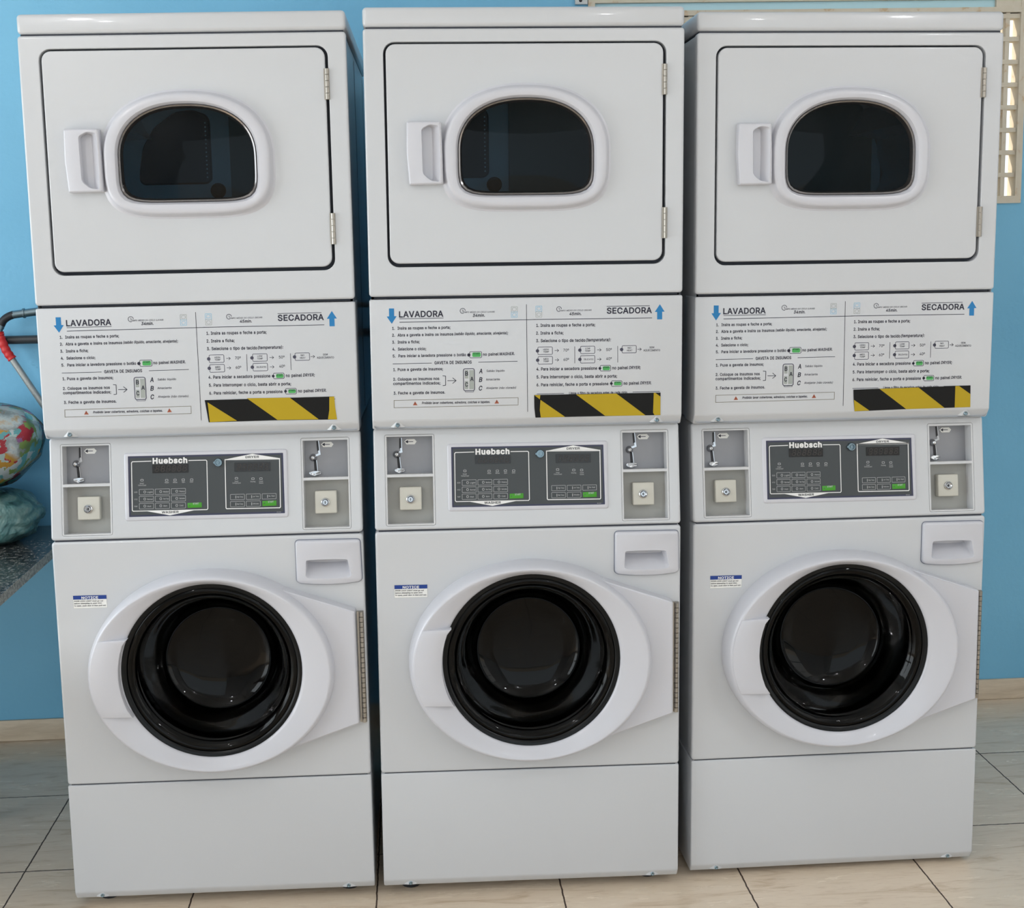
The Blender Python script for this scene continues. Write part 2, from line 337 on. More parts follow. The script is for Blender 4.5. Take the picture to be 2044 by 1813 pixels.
# lettering: letter outlines as closed polylines (500 units to the em), filled as flat mesh
GL = {'r(':[137,[[45,103,46,132,50,162,57,192,66,221,76,247,88,270,118,270,106,242,95,214,87,185,81,157,77,129,76,103,77,80,80,57,86,33,94,8,105,-19,118,-48,88,-48,69,-11,56,27,47,66]]],
'r)':[137,[[19,-48,32,-18,43,9,51,34,57,58,60,81,61,103,60,129,56,157,50,185,41,214,31,242,19,270,48,270,60,247,71,221,80,192,86,162,91,132,92,103,89,65,81,27,67,-11,48,-48]]],
'r,':[94,[[19,-60,34,36,68,36,42,-60]]],
'r.':[94,[[48,-2,39,-1,31,4,26,12,25,20,26,29,31,37,39,42,48,43,56,42,64,37,69,29,71,20,69,12,64,4,56,-1]]],
'r/':[125,[[117,266,36,-38,7,-38,89,266]]],
'r0':[227,[[113,-3,87,0,65,12,47,31,34,57,27,89,24,127,27,165,35,197,48,223,65,242,87,254,113,258,139,254,161,242,179,223,192,197,200,165,203,127,200,89,192,57,179,31,162,12,140,0],[113,25,131,28,145,37,157,52,165,72,170,97,172,127,170,157,165,182,157,203,145,218,131,227,113,230,96,227,82,218,70,203,62,182,56,157,55,127,56,97,62,72,70,52,82,37,96,28]]],
'r1':[227,[[38,0,38,27,195,27,195,0],[138,254,138,0,106,0,106,224,105,224,43,179,43,213,99,254]]],
'r2':[227,[[32,0,32,24,117,114,141,141,155,163,159,174,160,186,159,198,154,209,146,218,137,224,125,228,112,230,98,228,86,224,77,216,69,207,65,195,64,181,33,181,35,202,43,221,55,237,72,248,91,255,112,258,134,255,153,248,169,237,181,223,188,205,191,186,189,172,185,159,179,145,168,129,153,111,76,30,76,28,195,28,195,0]]],
'r3':[227,[[109,-3,87,-1,66,5,49,15,35,29,26,46,22,66,55,66,57,54,63,44,72,35,83,30,95,26,109,25,124,26,138,30,149,37,157,46,163,58,165,72,163,86,158,98,150,109,137,117,121,122,101,124,78,124,78,150,144,224,144,226,35,226,35,254,186,254,186,230,106,139,106,144,132,144,154,138,172,127,185,111,194,93,196,72,194,51,185,33,172,18,154,6,133,-1]]],
'r4':[227,[[20,53,20,79,123,254,155,254,54,83,54,81,207,81,207,53],[141,0,141,159,171,159,171,0]]],
'r5':[227,[[111,-3,89,-1,70,6,54,16,41,30,33,47,30,65,61,65,64,54,69,44,77,36,87,30,98,26,111,25,125,27,138,32,149,41,157,52,162,66,164,81,162,97,157,111,148,122,137,131,124,137,109,138,96,137,84,134,73,129,64,123,34,126,48,254,183,254,183,226,75,226,67,151,77,157,89,162,101,166,115,167,131,165,147,160,161,153,172,143,182,130,189,116,194,99,195,82,193,58,184,38,171,21,154,8,134,-1]]],
'r6':[227,[[113,-3,91,-1,71,7,55,20,42,37,34,58,32,81,34,100,40,119,51,142,69,170,126,254,161,254,75,131,73,131,83,144,90,149,98,153,107,156,117,157,139,155,158,147,173,136,185,120,192,101,194,79,192,56,184,36,171,20,155,7,135,-1],[113,24,127,26,139,31,149,40,157,51,162,64,164,79,162,94,157,107,149,118,139,126,127,131,113,133,99,131,87,126,77,118,69,107,64,94,62,79,64,64,69,51,77,40,87,31,99,26]]],
'r7':[227,[[48,0,162,224,162,226,31,226,31,254,195,254,195,224,82,0]]],
'r8':[227,[[113,-3,89,-1,68,6,50,17,37,31,29,48,26,68,28,83,33,98,40,110,51,121,63,128,76,132,76,133,59,141,46,154,38,171,35,190,38,209,45,225,57,239,73,249,92,256,113,258,134,256,153,249,169,239,181,225,188,209,191,190,188,171,180,154,167,141,150,133,150,132,164,128,176,121,186,110,194,98,199,83,200,68,198,48,189,31,176,17,158,6,137,-1],[113,25,129,26,142,30,153,37,161,46,167,57,168,69,167,83,161,94,153,104,141,111,128,116,113,118,98,116,85,111,73,104,65,94,59,83,58,69,59,57,64,46,73,37,84,30,97,26],[113,145,126,146,137,150,146,157,154,165,158,176,160,188,158,200,154,210,147,218,138,225,126,229,113,230,100,229,89,225,79,218,72,210,68,200,66,188,68,176,72,165,79,157,89,150,100,146]]],
'r:':[94,[[48,-2,39,-1,31,4,26,12,25,20,26,29,31,37,39,42,48,43,56,42,64,37,69,29,71,20,69,12,64,4,56,-1],[48,135,39,137,31,142,26,149,25,158,26,167,31,174,39,179,48,181,56,179,64,174,69,167,71,158,69,149,64,142,56,137]]],
'r;':[94,[[19,-60,34,36,68,36,42,-60],[52,135,43,137,36,142,31,149,29,158,31,167,36,174,43,179,52,181,61,179,68,174,73,167,75,158,73,149,68,142,61,137]]],
'rA':[240,[[8,0,101,254,138,254,231,0,198,0,144,151,138,167,116,239,123,239,114,209,95,151,43,0],[55,71,55,99,185,99,185,71]]],
'rB':[228,[[30,0,30,254,121,254,145,252,164,245,180,235,190,221,197,205,199,187,198,172,193,160,187,150,178,143,168,137,157,133,157,131,170,129,182,123,192,114,201,102,207,86,209,68,207,50,200,33,189,20,172,9,151,2,123,0],[62,29,122,29,148,31,165,40,175,53,178,68,176,81,171,92,163,102,153,109,140,114,124,115,62,115],[62,143,119,143,132,144,144,148,154,155,162,163,166,174,168,186,165,202,156,214,141,223,120,226,62,226]]],
'rC':[255,[[134,-3,103,1,75,12,52,32,35,58,24,90,20,127,24,165,35,197,52,223,75,242,103,254,134,258,152,256,170,252,186,245,201,236,214,224,224,209,232,193,236,174,204,174,200,186,195,197,179,214,169,220,158,224,146,227,134,228,111,225,92,216,75,202,62,182,54,157,52,127,54,97,63,72,75,53,92,38,112,29,134,26,146,27,158,30,169,34,179,40,195,57,200,68,204,80,236,80,232,62,224,45,214,31,201,19,187,9,170,2,153,-2]]],
'rD':[251,[[109,0,48,0,48,29,107,29,136,31,159,40,177,55,189,75,197,99,200,128,197,156,190,180,177,200,160,214,138,223,110,226,47,226,47,254,113,254,147,251,176,239,200,221,217,196,227,164,231,128,227,91,217,59,199,34,175,15,145,4],[62,254,62,0,30,0,30,254]]],
'rE':[209,[[30,0,30,254,186,254,186,226,62,226,62,143,178,143,178,114,62,114,62,29,188,29,188,0]]],
'rF':[205,[[30,0,30,254,185,254,185,226,62,226,62,139,173,139,173,111,62,111,62,0]]],
'rG':[260,[[134,-3,102,1,75,13,52,32,35,58,24,90,20,127,24,165,35,197,52,223,74,242,102,254,132,258,152,256,170,252,187,245,202,235,214,222,225,208,232,192,237,174,204,174,194,197,186,206,178,213,168,220,158,224,146,227,133,228,111,225,92,216,75,202,62,182,54,157,52,127,54,97,63,72,75,53,92,38,112,29,134,26,155,29,172,36,187,47,198,62,205,80,207,101,217,100,141,100,141,128,239,128,239,100,236,71,225,45,209,25,188,9,163,0]]],
'rH':[258,[[30,0,30,254,62,254,62,144,196,144,196,254,228,254,228,0,196,0,196,116,62,116,62,0]]],
'rI':[150,[[16,0,16,29,59,29,59,226,16,226,16,254,135,254,135,226,91,226,91,29,135,29,135,0]]],
'rK':[233,[[52,73,52,108,87,152,106,172,182,254,224,254,116,138,114,138],[30,0,30,254,62,254,62,0],[186,0,94,130,114,155,224,0]]],
'rL':[196,[[30,0,30,254,62,254,62,29,181,29,181,0]]],
'rM':[314,[[30,0,30,254,76,254,139,94,153,52,158,33,161,24,154,24,165,61,176,94,238,254,284,254,284,0,252,0,252,174,253,195,253,229,256,229,253,217,241,181,231,152,228,145,171,0,143,0,85,145,72,181,65,204,60,216,56,229,59,229,61,154,61,0]]],
'rN':[262,[[30,0,30,254,68,254,172,91,194,53,207,27,202,27,200,54,200,79,199,97,199,254,232,254,232,0,193,0,101,145,74,191,54,226,60,227,60,209,62,177,62,0]]],
'rO':[267,[[133,-3,103,1,75,12,52,32,35,58,24,90,20,127,24,165,35,197,52,223,75,242,103,254,133,258,164,254,192,242,215,223,232,197,243,165,247,127,243,90,232,58,215,32,192,12,164,1],[133,26,155,29,175,38,191,52,204,72,212,97,215,127,212,157,204,182,191,202,175,216,155,225,133,228,112,225,92,216,75,202,63,182,54,157,52,127,54,97,63,72,75,52,92,38,112,29]]],
'rP':[222,[[30,0,30,254,118,254,144,252,166,244,183,231,195,215,202,195,204,174,202,152,195,133,183,116,166,104,144,96,118,93,55,93,55,121,116,121,134,123,149,128,159,136,167,147,171,160,172,174,171,188,167,201,159,211,148,219,134,224,116,226,62,226,62,0]]],
'rQ':[267,[[123,80,156,80,185,42,192,32,234,-24,200,-24,166,23],[133,-3,103,1,75,12,52,32,35,58,24,90,20,127,24,165,35,197,52,223,75,242,103,254,133,258,164,254,192,242,215,223,232,197,243,165,247,127,243,90,232,58,215,32,192,12,164,1],[133,26,155,29,175,38,191,52,204,72,212,97,215,127,212,157,204,182,191,202,175,216,155,225,133,228,112,225,92,216,75,202,63,182,54,157,52,127,54,97,63,72,75,52,92,38,112,29]]],
'rR':[224,[[30,0,30,254,118,254,145,252,167,244,183,232,195,217,202,198,205,176,202,154,195,136,183,120,166,109,145,101,118,99,48,99,48,128,117,128,135,129,149,133,160,141,167,150,171,162,173,176,171,190,167,202,159,212,149,220,134,224,116,226,62,226,62,0],[177,0,115,115,151,115,214,0]]],
'rS':[223,[[112,-4,86,-2,64,5,46,15,32,30,23,48,19,68,52,68,55,55,62,44,71,35,83,29,97,26,112,25,128,26,143,30,155,37,165,46,171,57,173,70,171,81,166,89,158,96,148,102,136,107,92,120,64,130,43,145,30,163,26,186,29,206,37,224,51,238,69,249,90,256,114,258,137,256,158,249,175,238,189,224,197,208,200,189,169,189,163,206,151,219,134,227,112,229,97,228,84,224,73,218,64,209,59,199,58,188,60,176,65,167,74,160,85,154,106,147,132,140,156,132,168,126,179,119,189,110,197,99,202,85,204,69,201,50,193,32,180,17,162,5,139,-2]]],
'rT':[224,[[16,226,16,254,208,254,208,226,128,226,128,0,96,0,96,226]]],
'rU':[259,[[129,-4,101,-1,77,8,57,22,42,40,33,62,30,87,30,254,62,254,62,89,64,72,70,57,80,44,94,34,110,28,129,26,149,28,165,34,179,44,188,57,194,72,196,89,196,254,229,254,229,87,226,62,216,40,201,22,182,8,157,-1]]],
'rV':[240,[[102,0,8,254,42,254,96,103,108,69,124,15,117,15,133,69,145,103,197,254,231,254,139,0]]],
'rW':[343,[[78,0,8,254,41,254,82,98,91,60,98,20,95,20,100,47,112,98,153,254,190,254,231,98,243,47,249,20,244,20,247,33,249,47,261,98,302,254,335,254,265,0,228,0,184,161,176,196,172,215,168,237,175,237,167,197,164,179,159,161,115,0]]],
'rY':[236,[[102,0,102,104,8,254,46,254,104,159,118,132,125,115,112,115,119,132,140,172,191,254,228,254,134,104,134,0]]],
'rZ':[219,[[21,0,21,23,137,193,170,238,174,227,158,227,143,226,20,226,20,254,198,254,198,231,84,64,76,52,58,28,49,17,45,27,61,28,92,28,107,29,200,29,200,0]]],
'ra':[195,[[80,-4,63,-3,47,2,34,11,24,22,17,37,15,54,17,69,22,80,29,90,39,97,50,102,76,108,105,112,117,113,133,117,138,128,137,139,133,148,128,156,120,161,110,164,98,165,85,164,75,161,66,156,59,150,50,137,20,146,29,161,39,173,52,182,66,188,82,191,108,192,119,190,131,186,143,180,153,172,161,160,167,145,168,126,168,0,138,0,138,26,136,26,132,19,126,12,118,6,108,1,95,-3],[85,23,101,24,114,29,124,37,132,47,136,57,138,69,138,95,130,91,77,82,67,79,58,75,52,70,47,62,46,52,47,43,51,36,57,30,65,26,74,24]]],
'rb':[212,[[115,-4,99,-3,86,2,76,8,63,23,59,29,56,29,56,0,26,0,26,254,57,254,57,160,59,160,69,173,76,180,86,186,98,191,115,192,137,189,156,180,173,166,185,146,193,122,195,94,193,66,185,42,173,23,157,8,137,-1],[110,23,126,26,140,33,150,44,158,58,163,75,164,95,163,114,158,131,150,145,140,156,126,163,110,165,94,163,81,156,70,145,62,131,58,114,56,95,58,75,63,58,70,43,81,32,94,26]]],
'rc':[198,[[104,-4,79,-1,58,8,41,23,28,43,20,66,17,94,20,122,28,146,41,165,58,180,79,189,104,192,117,191,130,189,142,184,153,178,162,170,170,161,176,150,181,138,151,131,149,138,141,150,128,159,113,164,104,165,86,162,73,155,62,144,54,129,50,112,48,94,50,75,54,59,62,44,73,33,86,26,104,23,121,26,129,29,141,38,146,44,152,59,181,51,177,39,171,28,163,19,153,11,142,4,130,0,117,-3]]],
'rd':[212,[[98,-4,75,-1,56,8,40,23,27,42,20,66,17,94,20,122,27,146,40,166,56,180,75,189,98,192,114,191,126,186,136,180,144,173,153,160,155,160,155,254,186,254,186,0,156,0,156,29,153,29,136,8,126,2,114,-3],[102,23,118,26,132,32,142,43,150,58,154,75,156,95,154,114,150,131,142,145,132,156,118,163,102,165,86,163,72,156,62,145,54,131,50,114,48,95,50,75,54,58,62,44,73,33,86,26]]],
're':[202,[[106,-4,80,-1,58,8,41,23,28,42,20,66,17,93,20,121,28,145,40,165,58,180,78,189,103,192,118,191,133,187,147,180,160,170,170,157,179,141,184,121,186,97,186,85,37,85,37,110,169,110,155,101,153,119,149,134,141,147,131,157,118,163,103,165,87,163,73,157,62,147,54,135,50,121,48,105,48,89,50,69,55,53,64,40,76,31,90,25,106,23,117,24,127,26,143,36,149,44,153,53,182,45,177,32,168,20,156,10,141,2,125,-3]]],
'rf':[127,[[114,190,114,164,3,164,3,190],[40,0,40,216,42,231,48,243,57,252,68,259,80,264,103,265,117,262,121,260,114,234,103,237,97,237,85,235,77,230,72,221,71,209,71,0]]],
'rg':[213,[[103,-75,84,-74,67,-70,53,-63,41,-55,32,-45,25,-35,51,-20,61,-33,68,-39,77,-44,89,-48,103,-49,124,-46,141,-38,152,-23,156,-3,156,34,153,34,143,21,136,14,126,8,114,4,97,2,76,5,56,13,40,27,28,45,20,68,17,96,20,123,27,147,40,166,56,180,76,189,98,192,114,191,127,186,137,180,150,166,154,159,157,159,157,190,186,190,186,-4,183,-27,175,-45,162,-59,145,-68,125,-73],[102,30,118,32,132,38,142,47,150,61,155,77,156,96,155,115,150,132,142,146,132,156,119,163,102,165,86,163,73,156,62,145,54,131,50,115,48,96,50,78,54,61,62,48,73,38,86,32]]],
'rh':[205,[[57,113,57,0,26,0,26,254,57,254,57,144,51,144,62,166,76,181,94,189,114,192,132,190,148,184,161,174,170,160,177,142,179,120,179,0,148,0,148,118,145,137,136,152,123,161,105,165,92,163,80,159,71,151,63,141,58,129]]],
'ri':[83,[[26,0,26,190,57,190,57,0],[42,221,34,223,27,227,22,234,21,242,22,249,27,256,34,260,42,262,50,260,57,256,62,249,63,242,62,234,57,227,50,223]]],
'rj':[83,[[26,190,57,190,57,-15,55,-31,51,-45,43,-56,32,-65,19,-70,-5,-71,-5,-43,12,-42,20,-36,25,-27,26,-15],[42,221,34,223,27,227,22,234,20,242,22,249,27,256,34,260,42,262,50,260,57,256,61,249,63,242,61,234,57,227,50,223]]],
'rl':[95,[[70,-1,50,2,37,10,29,24,26,42,26,254,57,254,57,49,58,38,60,31,65,27,80,26,85,27,90,1]]],
'rm':[305,[[26,0,26,190,56,190,56,148,54,148,59,162,66,173,75,182,86,188,98,192,110,193,129,190,144,180,154,166,160,147,156,147,161,160,169,172,178,181,190,187,204,192,218,193,234,191,249,186,261,177,270,164,276,148,278,128,278,0,248,0,248,127,245,145,236,156,224,163,209,165,197,164,187,160,179,153,173,145,169,135,168,124,168,0,137,0,137,130,134,144,126,156,115,163,100,165,89,164,79,160,70,154,63,145,58,133,57,119,57,0]]],
'rn':[205,[[57,113,57,0,26,0,26,190,56,190,56,144,51,144,62,166,76,181,94,189,114,192,132,190,147,184,160,174,170,160,176,142,179,120,179,0,148,0,148,118,145,137,136,152,123,161,105,165,92,163,80,159,71,151,63,141,58,129]]],
'ro':[208,[[104,-4,79,-1,58,8,41,23,28,43,20,66,17,94,20,122,28,146,41,165,58,180,79,189,104,192,128,189,149,180,167,165,180,146,188,122,191,94,188,66,180,43,167,23,149,8,128,-1],[104,23,121,26,135,33,146,44,154,59,158,75,160,94,158,112,154,129,146,144,135,155,121,162,104,165,86,162,73,155,62,144,54,129,50,112,48,94,50,75,54,59,62,44,73,33,86,26]]],
'rp':[212,[[26,-71,26,190,56,190,56,160,59,160,69,173,76,180,86,186,98,191,115,192,137,189,156,180,173,166,185,146,193,122,195,94,193,66,185,42,173,23,157,8,137,-1,115,-4,99,-3,86,2,76,8,63,23,59,29,57,29,57,-71],[110,23,126,26,140,33,150,44,158,58,163,75,164,95,163,114,158,131,150,145,140,156,126,163,110,165,94,163,81,156,70,145,62,131,58,114,56,95,58,75,63,58,70,43,81,32,94,26]]],
'rq':[212,[[186,-71,155,-71,155,29,153,29,136,8,126,2,114,-3,98,-4,75,-1,56,8,40,23,27,42,20,66,17,94,20,122,27,146,40,166,56,180,75,189,98,192,114,191,126,186,136,180,144,173,153,160,156,160,156,190,186,190],[102,23,118,26,132,32,142,43,150,58,154,75,156,95,154,114,150,131,142,145,132,156,118,163,102,165,86,163,72,156,62,145,54,131,50,114,48,95,50,75,54,58,62,44,73,33,86,26]]],
'rr':[130,[[26,0,26,190,56,190,56,160,58,160,65,173,76,184,90,190,122,192,122,161,109,163,103,163,91,161,80,157,70,151,63,142,58,131,57,118,57,0]]],
'rs':[182,[[91,-4,72,-3,56,2,42,9,31,19,23,32,18,47,47,53,53,40,62,30,75,25,91,23,108,25,122,31,131,40,134,51,132,60,127,68,118,74,106,78,75,85,52,93,36,104,27,119,23,137,26,152,33,166,43,177,58,185,74,190,94,192,112,191,127,186,140,179,149,170,157,158,162,145,134,139,129,149,121,158,110,164,94,166,78,164,65,158,57,150,54,139,56,129,62,122,72,116,86,111,115,105,137,97,153,86,162,71,166,53,163,37,156,24,145,12,130,3,112,-2]]],
'rt':[114,[[102,190,102,164,3,164,3,190],[32,236,63,236,63,49,64,38,68,31,75,26,88,25,101,27,107,1,90,-2,84,-2,62,1,46,11,36,26,32,46]]],
'ru':[205,[[91,-3,73,-1,57,5,44,15,35,29,28,47,26,69,26,190,57,190,57,72,60,52,68,37,82,28,100,25,113,27,125,31,134,38,142,48,146,61,148,76,148,190,179,190,179,0,149,0,149,46,154,46,143,23,129,8,111,0]]],
'rv':[195,[[81,0,9,190,42,190,83,78,93,43,103,10,92,10,97,27,101,43,106,60,112,78,152,190,186,190,113,0]]],
'rw':[284,[[69,0,11,190,44,190,72,89,88,21,82,21,88,45,98,88,103,107,126,190,158,190,181,107,191,68,201,21,196,21,206,68,212,88,217,107,240,190,272,190,215,0,184,0,159,86,156,99,152,112,149,126,145,140,138,169,145,169,135,126,128,99,124,86,99,0]]],
'rx':[189,[[10,0,86,109,86,86,14,190,50,190,74,153,82,139,90,127,104,103,88,103,95,115,101,127,117,153,141,190,176,190,104,84,104,107,179,0,143,0,115,43,93,80,86,91,102,91,95,80,89,68,74,43,46,0]]],
'ry':[195,[[24,-69,31,-43,44,-45,59,-42,65,-37,71,-29,81,-1,9,190,42,190,83,78,93,43,103,10,92,10,97,27,101,43,106,60,112,78,153,190,186,190,102,-29,96,-43,88,-54,80,-62,70,-68,58,-71,46,-73,32,-72]]],
'rº':[167,[[84,110,64,113,46,120,32,131,22,146,15,164,13,184,15,205,22,223,32,238,46,249,64,256,84,258,104,256,121,249,135,238,146,223,152,205,154,184,152,164,146,146,135,131,121,120,104,113],[84,135,96,136,107,141,115,149,120,159,124,171,125,184,124,197,121,209,115,219,107,227,96,232,84,234,71,232,61,227,53,220,47,209,43,198,42,184,43,171,47,159,53,149,61,141,71,136]]],
'rÉ':[209,[[30,0,30,254,186,254,186,226,62,226,62,143,178,143,178,114,62,114,62,29,188,29,188,0],[95,279,119,329,153,329,121,279]]],
'rã':[195,[[80,-4,63,-3,47,2,34,11,24,22,17,37,15,54,17,69,22,80,29,90,39,97,50,102,76,108,105,112,117,113,133,117,138,128,137,139,133,148,128,156,120,161,110,164,98,165,85,164,75,161,66,156,59,150,50,137,20,146,29,161,39,173,52,182,66,188,82,191,108,192,119,190,131,186,143,180,153,172,161,160,167,145,168,126,168,0,138,0,138,26,136,26,132,19,126,12,118,6,108,1,95,-3],[85,23,101,24,114,29,124,37,132,47,136,57,138,69,138,95,130,91,77,82,67,79,58,75,52,70,47,62,46,52,47,43,51,36,57,30,65,26,74,24],[117,223,105,225,79,237,72,236,67,229,66,224,45,224,47,238,52,249,61,257,73,259,79,259,90,255,109,245,117,246,122,252,123,258,144,258,142,244,137,233,128,226]]],
'rí':[83,[[26,0,26,190,57,190,57,0],[28,214,52,265,86,265,53,214]]]}
CAP = 254.35301661491394
def winding(p, ls):
    w = 0
    for l in ls:
        for i in range(len(l)):
            a, b_ = l[i - 1], l[i]
            if (a[1] <= p[1]) != (b_[1] <= p[1]) and p[0] < (b_[0] - a[0]) * (p[1] - a[1]) / (b_[1] - a[1]) + a[0]: w += 1 if b_[1] > a[1] else -1
    return w
FILL = {}
def fill(key):
    if key not in FILL:
        ls = [list(zip(l[::2], l[1::2])) for l in GL['r' + key[1:]][1]]; bold = {'r': 3, 'b': 11, 'h': 20}[key[0]]
        if bold:
            for k, l in enumerate(ls):
                ar = sum(l[i - 1][0] * l[i][1] - l[i][0] * l[i - 1][1] for i in range(len(l)))
                ls[k] = offs(l, -bold if ar < 0 else min(bold, 13))
        vs = [Vector(p) for l in ls for p in l]; es = []; o = 0
        for l in ls: es += [(o + i, o + (i + 1) % len(l)) for i in range(len(l))]; o += len(l)
        nv, _, nf, *_r = delaunay_2d_cdt(vs, es, [], 0, .01); fs = []
        for f in nf:
            c = sum((nv[i] for i in f), Vector((0, 0))) / len(f)
            if winding(c, ls): fs.append(list(f))
        FILL[key] = ([tuple(v) for v in nv], fs)
    return FILL[key]
def glyphs(txt, style):
    w = 'h' if 'bb' in style else 'b' if 'b' in style else 'r'; x = 0; vs, fs = [], []; sh = .2 if 'i' in style else 0
    for c in txt:
        if c == ' ': x += 135; continue
        v, f = fill(w + c); o = len(vs); vs += [(x + p[0] + p[1] * sh, p[1]) for p in v]; fs += [[o + k for k in t] for t in f]
        x += GL['r' + c][0] + {'h': 30, 'b': 12}.get(w, 0)
    return vs, fs
def text(mb, y, txt, x0, z0, x1, z1, cap, style, mi):
    vs, fs = glyphs(txt, style); a = min(v[0] for v in vs); b_ = max(v[0] for v in vs)
    d = Vector((x1 - x0, z1 - z0)); nrm = Vector((-d.y, d.x)).normalized(); out = []
    for v in vs:
        p = Vector((x0, z0)) + d * ((v[0] - a) / (b_ - a)) + nrm * (v[1] / CAP * cap)
        out.append((p.x / 1e3, y, p.y / 1e3))
    mb.add(out, fs, mi)

# ------------------------------------------------------------------ scene bookkeeping
def tag(o, label=None, cat=None, group=None, kind=None):
    if label: o['label'] = label
    if cat: o['category'] = cat
    if group: o['group'] = group
    if kind: o['kind'] = kind
    return o
def thing(name, label, cat, loc=(0, 0, 0), group=None):
    o = bpy.data.objects.new(name, None); o.empty_display_size = .1; COL.objects.link(o); o.location = loc
    return tag(o, label, cat, group)
def structure(o): o['kind'] = 'structure'; return o
def copy_tree(o, parent=None):
    c = o.copy(); COL.objects.link(c); c.parent = parent
    for ch in list(o.children): copy_tree(ch, c)
    return c

# ------------------------------------------------------------------ room
XL, XR, YF, ZC = -3.6, 2.6, -6.4, 3.25
m = MB(); m.box(XL - .1, XR + .1, YF - .1, .12, -.08, 0); structure(m.build('floor', TILE, smooth=False))
m = MB(); m.box(XL - .1, XR + .1, YF - .1, .12, ZC, ZC + .08); structure(m.build('ceiling', CEIL, smooth=False))
WX0, WX1, WZ0, WZ1 = .305, 1.617, 1.577, 2.188
def holed_wall(name, pts, hole, y0, y1, mt, xf=None):
    m = MB(); m.plate(pts, [hole], y0); m.plate(pts, [hole], y1); m.loft([at(pts, y0), at(pts, y1)]); m.loft([at(hole, y0), at(hole, y1)])
    return structure(m.build(name, mt, xf=xf, smooth=False))
sq = lambda a, b_, c, d: [(a, c), (b_, c), (b_, d), (a, d)]
holed_wall('wall_back', sq(XL, XR, 0, ZC), sq(WX0, WX1, WZ0, WZ1), 0, .045, WALL)
holed_wall('wall_left', sq(0, -YF, 0, ZC), sq(.8, 3.4, .05, 2.3), XL - .1, XL, OFFWALL, Matrix(((0, 1, 0, 0), (-1, 0, 0, 0), (0, 0, 1, 0), (0, 0, 0, 1))))
RZ = Matrix.Rotation(-PI / 2, 4, 'Z')
# right wall has a grilled street gate
holed_wall('wall_right', sq(0, -YF, 0, ZC), sq(2.2, 3.5, 0.001, 2.15), XR, XR + .1, OFFWALL, Matrix(((0, 1, 0, 0), (-1, 0, 0, 0), (0, 0, 1, 0), (0, 0, 0, 1))))
# street front: wide opening under a lintel
holed_wall('wall_front', sq(XL, XR, 0, ZC), sq(-1.9, 2.2, .001, 2.6), YF - .1, YF, OFFWALL)
m = MB()
for i in range(9): yy = -2.25 - i * .15; m.box(XR + .03, XR + .05, yy - .008, yy + .008, 0, 2.15)
for zz in (.05, .75, 1.45, 2.1): m.box(XR + .028, XR + .052, -3.5, -2.2, zz - .02, zz + .02)
structure(m.build('door_1', STEEL, smooth=False))
m = MB(); m.box(-14, 14, -16, 12, -.30, -.10); structure(m.build('ground_outside', mat('pavement', srgb(190, 180, 165), .9), smooth=False))
# skirting along the back wall
m = MB(); m.bevbox(XL, XR, -.009, 0, .0005, .067, .002, 2)
structure(m.build('baseboard_back', SKIRT))

# window: precast lattice panel
def window():
    m = MB(); t = .016; y0, y1 = -.008, .045
    m.box(WX0 + t, WX1 - t, y0, y1, WZ1 - .012, WZ1 + .004); m.box(WX0 + t, WX1 - t, y0, y1, WZ0 - .002, WZ0 + .02)
    m.box(WX0 - .004, WX0 + t, y0, y1, WZ0 - .002, WZ1 + .004); m.box(WX1 - t, WX1 + .003, y0, y1, WZ0 - .002, WZ1 + .004)
    m.box(WX0 + t, WX1 - t, y0, y1, 2.138, 2.153); m.box(1.525, WX1 - t, y0 + .002, y1, 2.153, WZ1 - .012)
    fr = structure(m.build('window_1', CONCRETE, smooth=False))
    m = MB(); n = 36; px = (WX1 - WX0 - 2 * t) / n
    for i in range(1, n): x = WX0 + t + px * i; m.box(x - .0065, x + .0065, .002, .040, WZ0 + .02, 2.138)
    k = 0; z = 2.128
    while z > WZ0 + .03: m.box(WX0 + t, WX1 - t, 0, .042, z - .0065, z + .0065); z -= .0668
    m.build('lattice', CONCRETE, fr, smooth=False)
    m = MB(); m.box(WX0 + t, 1.525, .006, .04, 2.153, WZ1 - .012); m.build('daylit_strip', DAYLITWALL, fr, smooth=False)
window()

